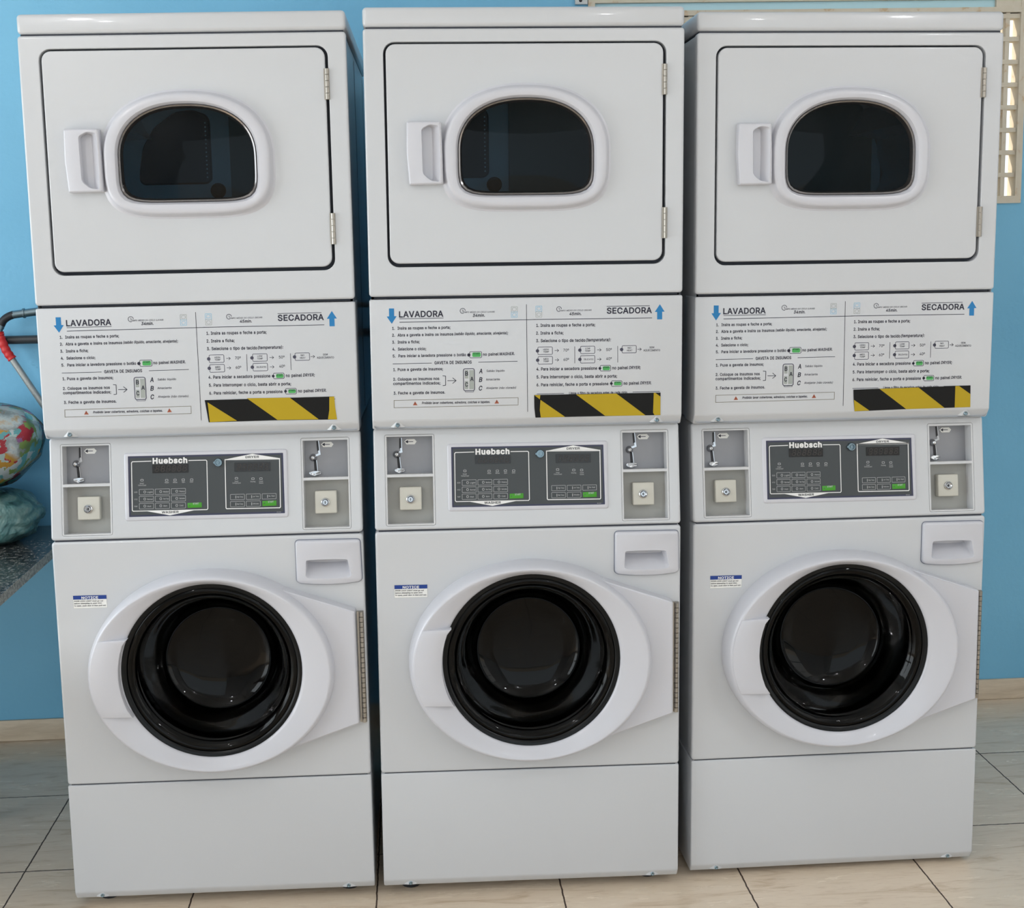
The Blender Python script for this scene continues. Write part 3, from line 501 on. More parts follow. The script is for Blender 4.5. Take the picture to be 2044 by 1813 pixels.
# ------------------------------------------------------------------ stacked washer and dryer
D = {
'LT': [('LAVADORA', -278.1, 1333.9, -182.1, 1334.1, 12.6, 'b', 0), ('TEMPO MÉDIO DO CICLO (LAVAR)', -140.4, 1341.1, -70.6, 1341.1, 3.15, 'i', 0), ('34min.', -118.3, 1332.4, -92.2, 1332.5, 6.32, 'bi', 0), ('1.  Insira as roupas e feche a porta;', -293.5, 1307.3, -167.3, 1307.5, 5.96, 'b', 0), ('2.  Abra a gaveta e insira os insumos', -293.9, 1292.4, -161.4, 1292.8, 5.97, 'b', 0), ('(sabão líquido, amaciante, alvejante);', -158.8, 1293.3, -41.6, 1293.5, 5.63, 'bi', 0), ('3.  Insira a ficha;', -294.2, 1277.1, -234.6, 1277.3, 5.98, 'b', 0), ('4.  Selecione o ciclo;', -294.0, 1262.0, -220.8, 1261.9, 5.99, 'b', 0), ('5.  Para iniciar a lavadora pressione o botão', -293.7, 1247.0, -134.3, 1247.3, 6.0, 'b', 0), ('no painel', -97.2, 1247.4, -63.3, 1247.5, 6.02, 'b', 0), ('WASHER.', -61.0, 1247.5, -28.2, 1247.8, 6.02, 'bi', 0), ('GAVETA DE INSUMOS', -203.3, 1230.5, -122.2, 1230.7, 6.37, 'b', 0), ('1. Puxe a gaveta de insumos;', -293.3, 1217.3, -185.0, 1217.3, 6.01, 'b', 0), ('2. Coloque os insumos nos', -293.8, 1196.2, -193.4, 1196.1, 6.03, 'b', 0), ('compartimentos indicados;', -294.0, 1186.8, -191.4, 1186.3, 6.03, 'b', 0), ('3. Feche a gaveta de insumos.', -293.7, 1165.7, -181.2, 1165.8, 6.04, 'b', 0), ('A', -106.7, 1208.9, -99.0, 1208.9, 9.59, 'bi', 0), ('B', -107.0, 1190.1, -99.2, 1190.1, 9.61, 'bi', 0), ('C', -107.3, 1171.4, -99.5, 1171.4, 9.63, 'bi', 0), ('Sabão líquido', -89.9, 1211.6, -50.4, 1211.6, 4.62, '', 0), ('Amaciante', -91.4, 1192.8, -60.9, 1192.8, 4.63, '', 0), ('Alvejante (não clorado)', -91.6, 1173.9, -25.6, 1173.7, 4.64, 'i', 0), ('Proibido lavar cobertores, edredons, colchas e tapetes.', -232.5, 1143.5, -83.1, 1143.2, 4.82, 'bi', 0), ('B', -136.9, 1204.5, -130.5, 1204.4, 8.88, 'b', 0), ('C', -137.2, 1180.5, -130.9, 1180.4, 8.9, 'b', 0), ('A', -125.9, 1192.7, -118.5, 1192.6, 8.54, 'b', 0), ('SECADORA', 174.4, 1334.9, 273.7, 1334.6, 12.35, 'b', 0), ('TEMPO MÉDIO DO CICLO (SECAR)', 69.9, 1341.3, 141.1, 1341.6, 2.99, 'i', 0), ('45min.', 92.3, 1332.7, 118.5, 1332.8, 5.99, 'bi', 0), ('1. Insira as roupas e feche a porta;', 19.8, 1308.3, 149.0, 1308.0, 6.35, 'b', 0), ('2. Insira a ficha;', 19.3, 1291.6, 79.4, 1291.4, 6.36, 'b', 0), ('3. Selecione o tipo de tecido', 19.2, 1274.8, 127.3, 1274.3, 6.37, 'b', 0), ('(temperatura):', 129.0, 1274.7, 183.7, 1274.6, 6.38, 'bi', 0), ('HIGH', 34.8, 1256.8, 46.7, 1256.8, 3.55, '', 0), ('TEMP', 34.8, 1251.8, 47.2, 1251.8, 3.55, '', 0), ('LOW', 127.2, 1257.5, 137.9, 1257.5, 3.55, '', 0), ('TEMP', 126.3, 1252.2, 138.4, 1252.1, 3.55, '', 0), ('NO', 220.8, 1257.1, 228.3, 1257.2, 3.56, '', 0), ('HEAT', 218.7, 1251.5, 230.7, 1251.4, 3.56, '', 0), ('MED', 35.2, 1235.8, 46.2, 1235.8, 3.55, '', 0), ('TEMP', 34.6, 1230.9, 47.1, 1230.8, 3.55, '', 0), ('DELICATES', 124.1, 1233.9, 145.0, 1233.7, 3.2, '', 0), ('70º', 78.8, 1253.4, 91.1, 1253.3, 6.03, '', 0), ('60º', 79.1, 1232.9, 91.2, 1232.9, 6.05, '', 0), ('50º', 173.2, 1253.0, 185.5, 1252.9, 6.04, '', 0), ('40º', 173.2, 1233.0, 185.5, 1233.0, 6.06, '', 0), ('SEM', 268.7, 1257.4, 278.9, 1257.4, 3.92, '', 0), ('AQUECIMENTO', 255.4, 1250.8, 292.4, 1250.4, 4.27, '', 0), ('4. Para iniciar a secadora pressione', 19.4, 1212.7, 153.0, 1212.4, 6.41, 'b', 0), ('no painel', 186.6, 1212.3, 221.3, 1212.2, 6.43, 'b', 0), ('DRYER;', 223.6, 1212.5, 249.6, 1212.4, 6.07, 'bi', 0), ('5. Para interromper o ciclo, basta abrir a porta;', 19.6, 1195.2, 197.2, 1194.2, 6.42, 'b', 0), ('6. Para reiniciar, feche a porta e pressione', 19.5, 1177.9, 178.0, 1177.6, 6.43, 'b', 0), ('no painel', 211.7, 1177.8, 246.1, 1177.7, 6.45, 'b', 0), ('DRYER.', 248.3, 1178.1, 273.4, 1177.9, 6.1, 'bi', 0), ('Limpe o filtro da secadora antes de cada ciclo.', 91.3, 1158.3, 221.1, 1157.9, 5.73, 'b', 0), ('START', -118.4, 1250.6, -104.2, 1250.7, 3.01, 'b', 0), ('START', 166.4, 1215.3, 180.2, 1215.4, 2.68, 'b', 0), ('START', 191.4, 1181.3, 205.8, 1181.4, 2.69, 'b', 0)],
'LL': [([(-277.3, 1330.7), (-181.8, 1330.9)], 1.05, 0, False), ([(-277.4, 1323.2), (18.8, 1324.4)], 1.23, 0, False), ([(13.2, 1324.5), (274.1, 1323.8)], 1.23, 0, False), ([(-1.2, 1357.6), (-0.6, 1121.9)], 1.05, 0, False), ([(-294.0, 1232.9), (-209.1, 1233.1)], 1.06, 0, False), ([(-107.6, 1233.4), (-21.8, 1233.8)], 1.06, 0, False), ([(-293.0, 1152.7), (-21.3, 1153.6), (-21.5, 1137.5), (-293.3, 1136.6)], 0.89, 7, True), ([(-186.1, 1204.9), (-179.6, 1204.2), (-180.0, 1184.0), (-186.2, 1183.4)], 1.24, 0, False), ([(-175.7, 1194.0), (-156.8, 1193.7)], 1.24, 0, False), ([(-164.3, 1200.0), (-156.8, 1193.7), (-164.5, 1187.6)], 1.24, 0, False), ([(174.4, 1350.4), (269.0, 1350.6)], 1.06, 0, False), ([(19.9, 1160.9), (79.7, 1161.0)], 1.07, 0, False), ([(231.8, 1161.3), (292.0, 1161.4)], 1.08, 0, False), ([(103.9, 1264.1), (103.8, 1227.1)], 0.89, 0, False), ([(198.5, 1263.7), (198.6, 1227.2)], 0.89, 0, False), ([(59.7, 1256.0), (68.5, 1255.8)], 0.89, 0, False), ([(65.0, 1259.1), (68.5, 1255.8), (65.0, 1252.7)], 0.89, 0, False), ([(60.1, 1235.4), (68.6, 1235.2)], 0.89, 0, False), ([(65.1, 1238.5), (68.6, 1235.2), (65.0, 1232.1)], 0.89, 0, False), ([(153.0, 1255.8), (162.0, 1255.6)], 0.89, 0, False), ([(158.4, 1258.9), (162.0, 1255.6), (158.4, 1252.5)], 0.89, 0, False), ([(153.0, 1235.2), (161.9, 1235.0)], 0.89, 0, False), ([(158.4, 1238.3), (161.9, 1235.0), (158.4, 1231.9)], 0.89, 0, False), ([(241.9, 1255.5), (250.7, 1255.4)], 0.89, 0, False), ([(247.1, 1258.6), (250.7, 1255.4), (247.1, 1252.2)], 0.89, 0, False)],
'LP': [([(-299.5, 1353.4), (-288.5, 1353.3), (-288.5, 1336.5), (-283.3, 1336.4), (-294.1, 1320.1), (-304.7, 1336.0), (-299.5, 1336.3)], 1), ([(291.3, 1353.4), (301.7, 1337.0), (296.4, 1337.1), (296.5, 1320.3), (285.4, 1320.4), (285.3, 1336.7), (280.0, 1336.8)], 1), ([(-247.2, 1149.6), (-252.0, 1141.2), (-242.2, 1141.3)], 5), ([(-68.3, 1150.1), (-73.4, 1141.4), (-63.4, 1141.8)], 5), ([(-247.6, 1147.3), (-246.7, 1147.3), (-247.0, 1142.3), (-247.5, 1142.3)], 0), ([(-68.7, 1147.6), (-67.8, 1147.6), (-68.0, 1142.7), (-68.6, 1142.7)], 0), ([(-137.4, 1216.4), (-130.0, 1216.3), (-130.2, 1198.0), (-137.7, 1198.1)], 3), ([(-127.7, 1216.2), (-117.6, 1216.0), (-118.2, 1174.2), (-128.3, 1174.4)], 3), ([(-137.8, 1192.4), (-130.3, 1192.3), (-130.6, 1174.8), (-138.0, 1175.0)], 3)],
'LR': [(-126.4, 1256.6, -100.1, 1243.2, 1.06, 0, 2.5), (-120.6, 1254.7, -102.2, 1245.0, 0.0, 2, 2.5), (-140.5, 1219.5, -116.5, 1171.0, 1.6, 8, 3.9), (-137.2, 1171.0, -118.8, 1168.2, 0.89, 8, 0.7), (159.8, 1221.2, 183.0, 1209.1, 1.07, 0, 2.5), (165.5, 1219.3, 181.2, 1210.6, 0.0, 2, 2.5), (184.6, 1186.8, 208.1, 1174.7, 1.07, 0, 2.5), (190.5, 1184.9, 206.7, 1176.7, 0.0, 2, 2.5), (-34.4, 1353.2, -21.3, 1341.4, 0.7, 3, 0.9), (-34.5, 1341.6, -21.4, 1329.6, 0.7, 4, 0.9), (-31.8, 1351.0, -23.9, 1344.2, 0.7, 3, 2.1), (-31.9, 1339.1, -24.1, 1331.6, 0.7, 4, 3.2), (19.0, 1353.6, 32.4, 1341.2, 0.7, 4, 0.9), (19.0, 1341.4, 32.3, 1329.3, 0.7, 3, 0.9), (21.7, 1351.4, 29.7, 1344.6, 0.7, 4, 2.1), (21.6, 1338.6, 29.7, 1331.4, 0.7, 3, 3.2), (23.0, 1264.1, 54.8, 1247.6, 1.06, 8, 2.1), (116.6, 1264.2, 148.0, 1248.1, 1.06, 8, 2.1), (208.3, 1263.9, 239.6, 1247.9, 1.07, 8, 2.1), (23.2, 1243.2, 55.0, 1226.6, 1.06, 8, 2.1), (116.5, 1243.6, 148.0, 1227.2, 1.07, 8, 2.1)],
'LD': [(-140.0, 1345.7, 5.61, 0, 1.05), (69.9, 1346.3, 5.28, 0, 1.06), (-128.1, 1249.5, 3.54, 0, 0.0), (159.3, 1214.9, 3.03, 0, 0.0), (184.6, 1181.0, 3.04, 0, 0.0), (22.0, 1255.8, 3.72, 8, 0.0), (115.1, 1255.8, 3.73, 8, 0.0), (207.1, 1255.6, 3.73, 8, 0.0), (22.2, 1235.4, 3.73, 8, 0.0), (115.1, 1235.5, 3.74, 8, 0.0)],
'TAPE': [([(9.0, 1166.1), (289.7, 1167.0), (290.9, 1143.8), (294.2, 1116.2), (154.0, 1117.8), (15.3, 1117.2), (12.8, 1136.8)], [[(15.1, 1161.0), (76.8, 1119.1), (17.8, 1117.5)], [(100.1, 1168.0), (193.0, 1167.0), (254.3, 1117.6), (164.6, 1118.6)], [(279.1, 1166.2), (289.7, 1167.0), (290.9, 1143.8), (294.2, 1116.2), (274.4, 1117.1), (278.0, 1137.0)]]), ([(14.0, 1158.9), (293.8, 1158.9), (293.6, 1108.8), (145.7, 1109.0), (16.5, 1108.6), (14.3, 1130.5)], [[(14.5, 1158.3), (27.6, 1158.2), (26.4, 1149.1)], [(27.8, 1147.9), (82.1, 1109.1), (28.4, 1108.4), (26.2, 1124.9)], [(106.4, 1158.3), (195.9, 1158.4), (260.8, 1108.7), (170.9, 1109.4)], [(278.6, 1158.4), (282.2, 1158.6), (293.7, 1149.9), (293.6, 1109.1), (280.6, 1108.9), (277.3, 1114.5)]]), ([(22.0, 1158.3), (294.2, 1162.1), (295.4, 1112.4), (140.7, 1111.1), (25.9, 1108.9), (23.3, 1133.7)], [[(23.9, 1135.3), (60.0, 1110.1), (25.9, 1109.2)], [(82.2, 1159.0), (172.8, 1159.9), (235.1, 1111.9), (145.7, 1111.3)], [(258.7, 1161.3), (267.2, 1161.4), (294.6, 1142.3), (295.4, 1112.8), (258.8, 1112.0)]])],
'CT': [('Huebsch', -115.8, 164.6, -39.9, 164.3, 11.43, 'bb', 0), ('DRYER', 87.8, 170.8, 117.6, 170.9, 4.59, 'b', 1), ('WASHER', -98.5, 54.1, -61.3, 54.2, 4.95, 'b', 1), ('Light', -129.1, 100.1, -117.2, 100.1, 3.43, '', 4), ('Medium', -94.1, 100.1, -82.2, 100.0, 3.43, '', 4), ('Heavy', -59.0, 100.1, -47.1, 100.0, 3.43, '', 4), ('Normal', -129.4, 84.5, -117.6, 84.4, 3.43, '', 4), ('Perm Press', -94.4, 84.5, -82.5, 84.4, 3.43, '', 4), ('Delicates', -59.3, 84.4, -47.4, 84.4, 3.43, '', 4), ('Hot', -129.7, 68.9, -121.1, 68.9, 3.43, '', 4), ('Warm', -94.7, 68.9, -86.1, 68.9, 3.43, '', 4), ('Cold', -59.6, 68.8, -51.0, 68.8, 3.43, '', 4), ('SIZE', -157.7, 101.0, -150.4, 101.0, 2.66, '', 4), ('CYCLE', -158.0, 85.4, -150.7, 85.4, 2.66, '', 4), ('TEMP', -158.3, 69.8, -151.0, 69.8, 2.66, '', 4), ('High Temp', 66.8, 84.2, 80.2, 84.1, 3.25, '', 4), ('Low Temp', 101.6, 84.2, 115.0, 84.1, 3.25, '', 4), ('No Heat', 136.4, 84.2, 149.9, 84.1, 3.25, '', 4), ('Med Temp', 66.5, 68.4, 79.9, 68.3, 3.25, '', 4), ('Delicates', 101.2, 68.4, 114.7, 68.2, 3.25, '', 4), ('START', -29.9, 71.8, -16.9, 72.0, 3.43, 'b', 4), ('START', 134.8, 71.0, 147.3, 71.3, 3.44, 'b', 4), ('Insert', -144.9, 120.1, -135.9, 120.1, 2.86, '', 4), ('Coins/Card', -148.6, 116.0, -131.4, 115.8, 2.86, '', 4), ('Wash', -90.5, 120.4, -81.7, 120.4, 2.86, '', 4), ('Rinse', -72.1, 120.4, -63.0, 120.4, 2.86, '', 4), ('Spin', -53.0, 120.4, -46.1, 120.4, 2.86, '', 4), ('Door', -35.4, 120.3, -27.8, 120.4, 2.86, '', 4), ('Insert', 62.7, 118.9, 70.8, 118.9, 2.87, '', 4), ('Coins/Card', 57.8, 115.2, 75.7, 115.0, 2.87, '', 4), ('Drying', 97.3, 117.4, 108.0, 117.4, 2.87, '', 4), ('Cool', 116.5, 117.4, 125.0, 117.4, 2.87, '', 4), ('Down', 116.4, 113.5, 125.3, 113.5, 2.87, '', 4), ('801520', 153.6, 48.6, 162.8, 48.6, 2.1, '', 4), ('888888', -111.0, 146.0, -40.3, 145.6, 13.72, 'i', 5), ('888888', 68.0, 144.4, 138.2, 143.9, 13.76, 'i', 5)],
'CL': [([(-118.5, 170.0), (-160.1, 169.6), (-162.0, 167.3), (-162.6, 62.8), (-160.7, 60.7), (0.5, 59.6), (2.4, 61.8), (2.7, 166.9), (0.8, 168.8), (-37.5, 169.1)], 1.71, 0, False), ([(42.6, 168.7), (162.4, 168.1), (161.9, 61.0), (160.5, 59.1), (43.8, 60.3), (42.3, 61.9)], 1.91, 0, True)],
'CP': [([(43.6, 169.4), (102.4, 180.0), (162.3, 168.8), (162.8, 166.1), (43.6, 167.5)], 0), ([(-131.8, 60.0), (-80.5, 49.3), (-26.7, 59.1)], 0)],
'CR': [(-146.5, 108.3, -115.4, 96.2, 0.76, 3, 0.8), (-111.6, 108.1, -80.5, 96.0, 0.76, 3, 0.8), (-76.6, 107.9, -45.5, 95.8, 0.76, 3, 0.8), (-146.8, 92.7, -115.7, 80.6, 0.76, 3, 0.8), (-111.9, 92.5, -80.8, 80.4, 0.76, 3, 0.8), (-76.9, 92.3, -45.8, 80.1, 0.76, 3, 0.8), (-147.1, 77.1, -116.0, 65.0, 0.76, 3, 0.8), (-112.2, 76.9, -81.1, 64.7, 0.76, 3, 0.8), (-77.2, 76.7, -46.1, 64.5, 0.76, 3, 0.8), (52.5, 91.4, 83.4, 79.7, 0.76, 3, 0.8), (87.3, 91.2, 118.2, 79.4, 0.76, 3, 0.8), (122.1, 91.0, 153.0, 79.2, 0.76, 3, 0.8), (52.2, 75.8, 83.1, 64.0, 0.76, 3, 0.8), (87.0, 75.6, 117.9, 63.8, 0.76, 3, 0.8), (-142.8, 130.3, -137.1, 126.4, 0.95, 4, 0.8), (-89.0, 128.8, -83.3, 124.8, 0.95, 4, 0.8), (-70.6, 128.8, -65.0, 124.8, 0.95, 4, 0.8), (-52.7, 128.7, -47.0, 124.8, 0.95, 4, 0.8), (-34.3, 128.3, -28.6, 124.4, 0.95, 4, 0.8), (63.9, 128.8, 69.6, 124.9, 0.96, 4, 0.8), (100.0, 126.9, 105.7, 123.0, 0.96, 4, 0.8), (117.7, 126.5, 123.3, 122.6, 0.96, 4, 0.8), (-136.6, 104.7, -132.5, 100.0, 0.95, 4, 1.5), (-101.7, 104.5, -97.6, 99.8, 0.95, 4, 1.5), (-66.7, 104.3, -62.6, 99.6, 0.95, 4, 1.5), (-136.9, 89.1, -132.8, 84.4, 0.95, 4, 1.5), (-102.0, 88.8, -97.9, 84.2, 0.95, 4, 1.5), (-67.1, 88.6, -62.9, 84.0, 0.95, 4, 1.5), (-137.2, 73.5, -133.1, 68.8, 0.95, 4, 1.5), (-102.3, 73.2, -98.2, 68.6, 0.95, 4, 1.5), (-67.4, 73.0, -63.3, 68.3, 0.95, 4, 1.5), (63.6, 88.7, 65.0, 82.2, 0.0, 4, 0.6), (98.4, 88.5, 99.8, 82.0, 0.0, 4, 0.6), (133.2, 88.3, 134.6, 81.7, 0.0, 4, 0.6), (63.3, 73.0, 64.7, 66.5, 0.0, 4, 0.6), (98.1, 72.8, 99.5, 66.3, 0.0, 4, 0.6)],
'CD': [(-140.2, 133.7, 1.33, 6, 0.0), (-86.0, 132.9, 1.33, 6, 0.0), (-67.7, 132.9, 1.33, 6, 0.0), (-49.7, 133.3, 1.33, 6, 0.0), (-31.3, 133.2, 1.34, 6, 0.0), (66.5, 132.6, 1.34, 6, 0.0), (102.6, 132.2, 1.34, 6, 0.0), (120.7, 132.6, 1.34, 6, 0.0)],
'PLATE': [(-169.8, 182.0), (170.8, 180.5), (171.8, 46.4), (-170.1, 47.8)],
'PFRAME': [(-177.3, 187.8), (178.7, 188.0), (178.4, 38.6), (-177.5, 40.3)],
'DISP': [[(-116.8, 162.2), (-37.6, 161.4), (-38.0, 142.5), (-116.8, 143.1)], [(63.0, 161.4), (141.5, 160.8), (141.3, 140.9), (62.8, 141.5)]],
'START': [[(-41.7, 75.3), (-10.7, 75.9), (-10.9, 64.8), (-41.5, 64.6)], [(122.3, 75.1), (153.2, 75.4), (153.1, 64.1), (122.5, 63.8)]],
'KEY': (28.1, 162.9, 9.2),
'BAY': [{'ou': (-316.6, 211.7, -206.9, 9.4), 'up': (-311.5, 207.5, -210.5, 123.6), 'lo': (-312.4, 117.5, -210.7, 11.4), 'lb': (-285.7, 94.8, -236.9, 43.7), 'lk': (-261.8, 67.5, 9.8), 'ball': (-290.9, 167.3, 7.1), 'slots': [(-285.0, 203.6, -281.1, 179.5), (-289.7, 160.2, -281.7, 134.0)], 'cup': (-295.7, 136.7, -273.4, 127.1), 'stk': [(-273.5, 195.9), (-268.4, 201.0), (-250.9, 201.2), (-245.8, 195.6), (-250.5, 189.2), (-268.7, 189.4)]}, {'ou': (209.8, 211.4, 316.7, 8.5), 'up': (210.4, 205.9, 314.6, 123.5), 'lo': (211.7, 117.6, 311.5, 11.2), 'lb': (236.7, 93.1, 284.9, 42.6), 'lk': (259.7, 67.4, 9.9), 'ball': (233.7, 167.0, 7.1), 'slots': [(241.0, 204.0, 246.9, 180.9), (235.6, 160.4, 242.6, 134.0)], 'cup': (224.8, 137.1, 250.4, 128.1), 'stk': [(251.6, 196.3), (256.6, 201.4), (274.4, 201.6), (279.6, 196.0), (274.9, 189.8), (256.3, 189.9)]}],
'NT': [('NOTICE', -283.3, 729.9, -246.7, 729.7, 5.34, 'b', 0), ('DOOR LOCK LIGHT must go out', -300.0, 724.0, -236.2, 723.1, 2.59, 'bi', 1), ('before attempting to open door.', -300.2, 718.6, -238.8, 718.1, 2.59, 'bi', 1), ('To open, push door in then pull out.', -300.3, 713.3, -230.7, 712.7, 2.59, 'bi', 1)],
'NQ': [[(-301.4, 737.7), (-228.4, 737.2), (-228.4, 708.7), (-301.7, 708.8)], [(-301.4, 737.7), (-228.4, 737.2), (-228.5, 728.4), (-301.4, 728.8)]],
'hing': [(293.1, 1864.9, 303.8, 1800.5), (294.9, 1562.9, 305.8, 1496.5)]}
HW = .3415
TA = 0.1459481387064903
CT = Matrix(((1, 0, 0, 0), (0, math.cos(TA), math.sin(TA), 0), (0, -math.sin(TA), math.cos(TA), .8625), (0, 0, 0, 1)))
def dshape(a, ht, hb, cx, cz, nb=6.0, n=72, nt_=2.3):
    out = []
    for i in range(n):
        t = 2 * PI * i / n; c, s_ = math.cos(t), math.sin(t); e = nt_ if s_ >= 0 else nb; h = ht if s_ >= 0 else hb
        q = (abs(c) ** e + abs(s_) ** e) ** (-1 / e); out.append((cx + a * c * q, cz + h * s_ * q))
    return out
def make_stack():
    R = thing('stacked_washer_dryer', '-', 'washer dryer')
    # --- dryer carcass and lid
    m = MB()
    ol = lambda y, e=0: at(rr(-HW + .004 + e, HW - .004 - e, 1.0895 + e, 1.9405 - e, .006, 3), y)
    m.loft([ol(.006), ol(.775), ol(.78, .004)], 0, False, True)
    for s_ in (-1, 1):
        for yy in (.34, .70): m.box(s_ * (HW - .0044), s_ * (HW - .0036), yy - .0012, yy + .0012, 1.1, 1.925, 1)
    m.build('dryer_cabinet', [ENAMEL, GAPDARK], R)
    m = MB(); m.bevbox(-HW, HW, 0, .80, 1.9437, 1.985, .009, 4); m.build('lid', ENAMEL, R)
    m = MB(); m.box(-HW + .006, HW - .006, .006, .77, 1.9405, 1.9437); m.build('lid_seam', GAPDARK, R, smooth=False)
    # --- dryer front with door opening
    door = lambda d: rr(-.2995 + d, .3025 - d, 1.4415 + d, 1.913 - d, .024 - d, 6)
    m = MB(); panel(m, lambda d: rr(-HW + d, HW - d, 1.3785 + d, 1.9405 - d, .007 - d * .6, 4), [door], 0, .005, .02)
    m.build('dryer_front', ENAMEL, R)
    m = MB(); lo = rr(-.305, .308, 1.436, 1.918, .02, 6); li = dshape(.150, .118, .100, 0, 1.685)
    m.plate(lo, [li], .021); m.build('door_gap_shade', GAPDARK, R, smooth=False)  # near-black sheet behind the door gap, shade put into its colour
    m = MB(); m.box(-HW + .01, HW - .01, .012, .05, 1.374, 1.380); m.build('front_seam', GAPDARK, R, smooth=False)
    # --- dryer door
    hole = lambda d: dshape(.160 + (-d), .122 + (-d), .104 + (-d), 0, 1.685)
    dr = lambda d: rr(-.2945 + d, .2960 - d, 1.4490 + d, 1.9090 - d, .020 - d, 6)
    m = MB(); panel(m, dr, [hole], 0, .003, .016); DOOR = m.build('dryer_door', ENAMEL, R)
    m = MB(); O = lambda k, y: at(dshape(.1731 + k, .133 + k, .1175 + k, 0, 1.6845, 4.0), y); I = lambda k, y: at(dshape(.1452 + k, .1115 + k, .0925 + k, 0, 1.6845, 6.0), y)
    m.loft([O(.010, 0), O(.006, -.0015), O(.003, -.006), O(.001, -.013), O(-.001, -.0165), O(-.005, -.0185), I(.010, -.0185), I(.005, -.017), I(.0015, -.012), I(0, -.006), I(0, .004)])
    m.build('window_frame', PLASTIC, DOOR)
    m = MB(); m.loft([I(.0005, -.007), I(-.0015, -.010), I(-.0045, -.0085), I(-.007, -.003), I(-.0085, .002)]); m.build('window_trim', TRIM, DOOR)
    m = MB(); lp = []
    for k in range(7): q = k / 6; lp.append(at(dshape(.1385 * (1 - q * .999), .105 * (1 - q * .999), .086 * (1 - q * .999), 0, 1.6845, 6 - 3 * q), .0015 - .006 * (1 - (1 - q) ** 2)))
    m.loft(lp); m.build('window_glass', WINGLASS, DOOR)
    ho = soften(mm([(-253.1, 1747.8), (-180.1, 1747.2), (-178.2, 1682), (-177.6, 1615.8), (-249.7, 1614.8), (-254.6, 1682)]), .004, 3)
    hi = soften(mm([(-222.7, 1732), (-205, 1741.5), (-184.8, 1738.5), (-183.6, 1682), (-184.8, 1620), (-205, 1623.5), (-221.2, 1638)]), .006, 3)
    hb_ = soften(mm([(-222.0, 1731), (-208, 1738.5), (-200, 1735), (-199, 1682), (-200, 1625), (-208, 1626), (-220.8, 1638.5)]), .006, 3)
    m = MB(); m.loft([at(ho, 0), at(ho, -.016), at(offs(ho, .0012), -.0195), at(offs(ho, .004), -.021)])
    m.plate(offs(ho, .004), [hi], -.021); m.loft([at(hi, -.021), at(offs(hi, .0012), -.0195), at(hb_, -.0008)], 0, False, True); m.build('door_handle', PLASTIC, DOOR, angle=50)
    for (x0, z1, x1, z0) in D['hing']:
        m = MB(); cx = (x0 + x1) / 2e3; m.box(cx - .006, cx + .006, -.0012, .006, z0 / 1e3, z1 / 1e3); n = 5; st = (z1 - z0) / 1e3 / n
        for k in range(n): za = z0 / 1e3 + k * st; m.tube([(cx + .001, -.003, za + .0006), (cx + .001, -.003, za + st - .0006)], .0042, 10)
        m.build('hinge', HINGE, DOOR)
    # --- dryer drum seen through the window
    m = MB(); cz = 1.665; n = 72; rad = lambda a: .295 + .006 * math.cos(a * 18)
    lps = [[(rad(2 * PI * i / n) * math.cos(2 * PI * i / n), y, cz + rad(2 * PI * i / n) * math.sin(2 * PI * i / n) * .9) for i in range(n)] for y in (.05, .20, .40, .575)]
    m.loft(lps)
    for a in (.5, 2.6, 4.7):
        c, s_ = math.cos(a), math.sin(a); p = lambda r_, w, y: (c * r_ - s_ * w, y, cz + (s_ * r_ + c * w) * .9)
        m.loft([[p(.296, -.05, y), p(.25, -.015, y), p(.225, 0, y), p(.25, .015, y), p(.296, .05, y)] for y in (.06, .30, .56)], 0, False, False, False)
    DRUM = m.build('dryer_drum', DRUMMETAL, R)
    m = MB(); m.poly([(.296 * math.cos(2 * PI * i / 48), cz + .266 * math.sin(2 * PI * i / 48)) for i in range(48)], .578); m.build('drum_back', DRUMBACK, DRUM, smooth=False)
    pl = [(-.047, 1.665), (-.047, 1.815), (-.055, 1.83), (-.09, 1.843), (-.135, 1.838), (-.19, 1.80), (-.22, 1.75), (-.232, 1.69), (-.232, 1.664), (-.222, 1.655), (-.06, 1.655)]
    pl = soften(pl, .012, 3); m = MB(); m.loft([at(pl, .577), at(offs(pl, .004), .566)], 0, False, False); m.plate(offs(pl, .004), [], .566)
    for k in range(14): m.disc(-.058, 1.672 + k * .0105, .0022, .5655, 8, 1)
    m.build('perforated_plate', [PERF, DRUMBACK], DRUM)
    m = MB(); m.box(.004, .26, .55, .576, 1.46, 1.88); m.build('drum_panel', DRUMDARK, DRUM, smooth=False)
    m = MB(); m.lathe(-.034, 1.638, [(.0001, .545), (.012, .547), (.016, .555), (.013, .566), (.02, .577)], 20); m.build('drum_knob', BLACK, DRUM)
    # --- instruction panel with overhanging lower lip
    m = MB(); m.prism([(0, 1.3725), (0, 1.1077), (.0135, 1.087), (.10, 1.087), (.10, 1.3725)], -HW, HW, .0036, 3)
    for x in (-.2863, .2866):                     # pressed gusset around each screw
        m.add([(x - .017, .0108, 1.0920), (x + .017, .0108, 1.0920), (x + .008, .0050, 1.0920), (x - .008, .0050, 1.0920), (x - .0015, .0008, 1.1068), (x + .0015, .0008, 1.1068)], [[3, 2, 5, 4], [0, 3, 4], [2, 1, 5], [0, 1, 2, 3]])
    IP = m.build('instruction_panel', ENAMEL, R)
    for x in (-.2863, .2866):
        m = MB(); m.lathe(x, 1.0975, [(.0001, .0006), (.0016, .0003), (.0032, -.0001), (.0046, .0013), (.0050, .009)], 16); m.build('screw', STEEL, IP)
    m = MB(); y = -.0004
    for (s_, x0, z0, x1, z1, h, st, mi) in D['LT']: text(m, y, s_, x0, z0, x1, z1, h, st, mi)
    for pts, th, mi, cl in D['LL']: m.stroke(mm(pts), th / 1e3, y, mi, cl)
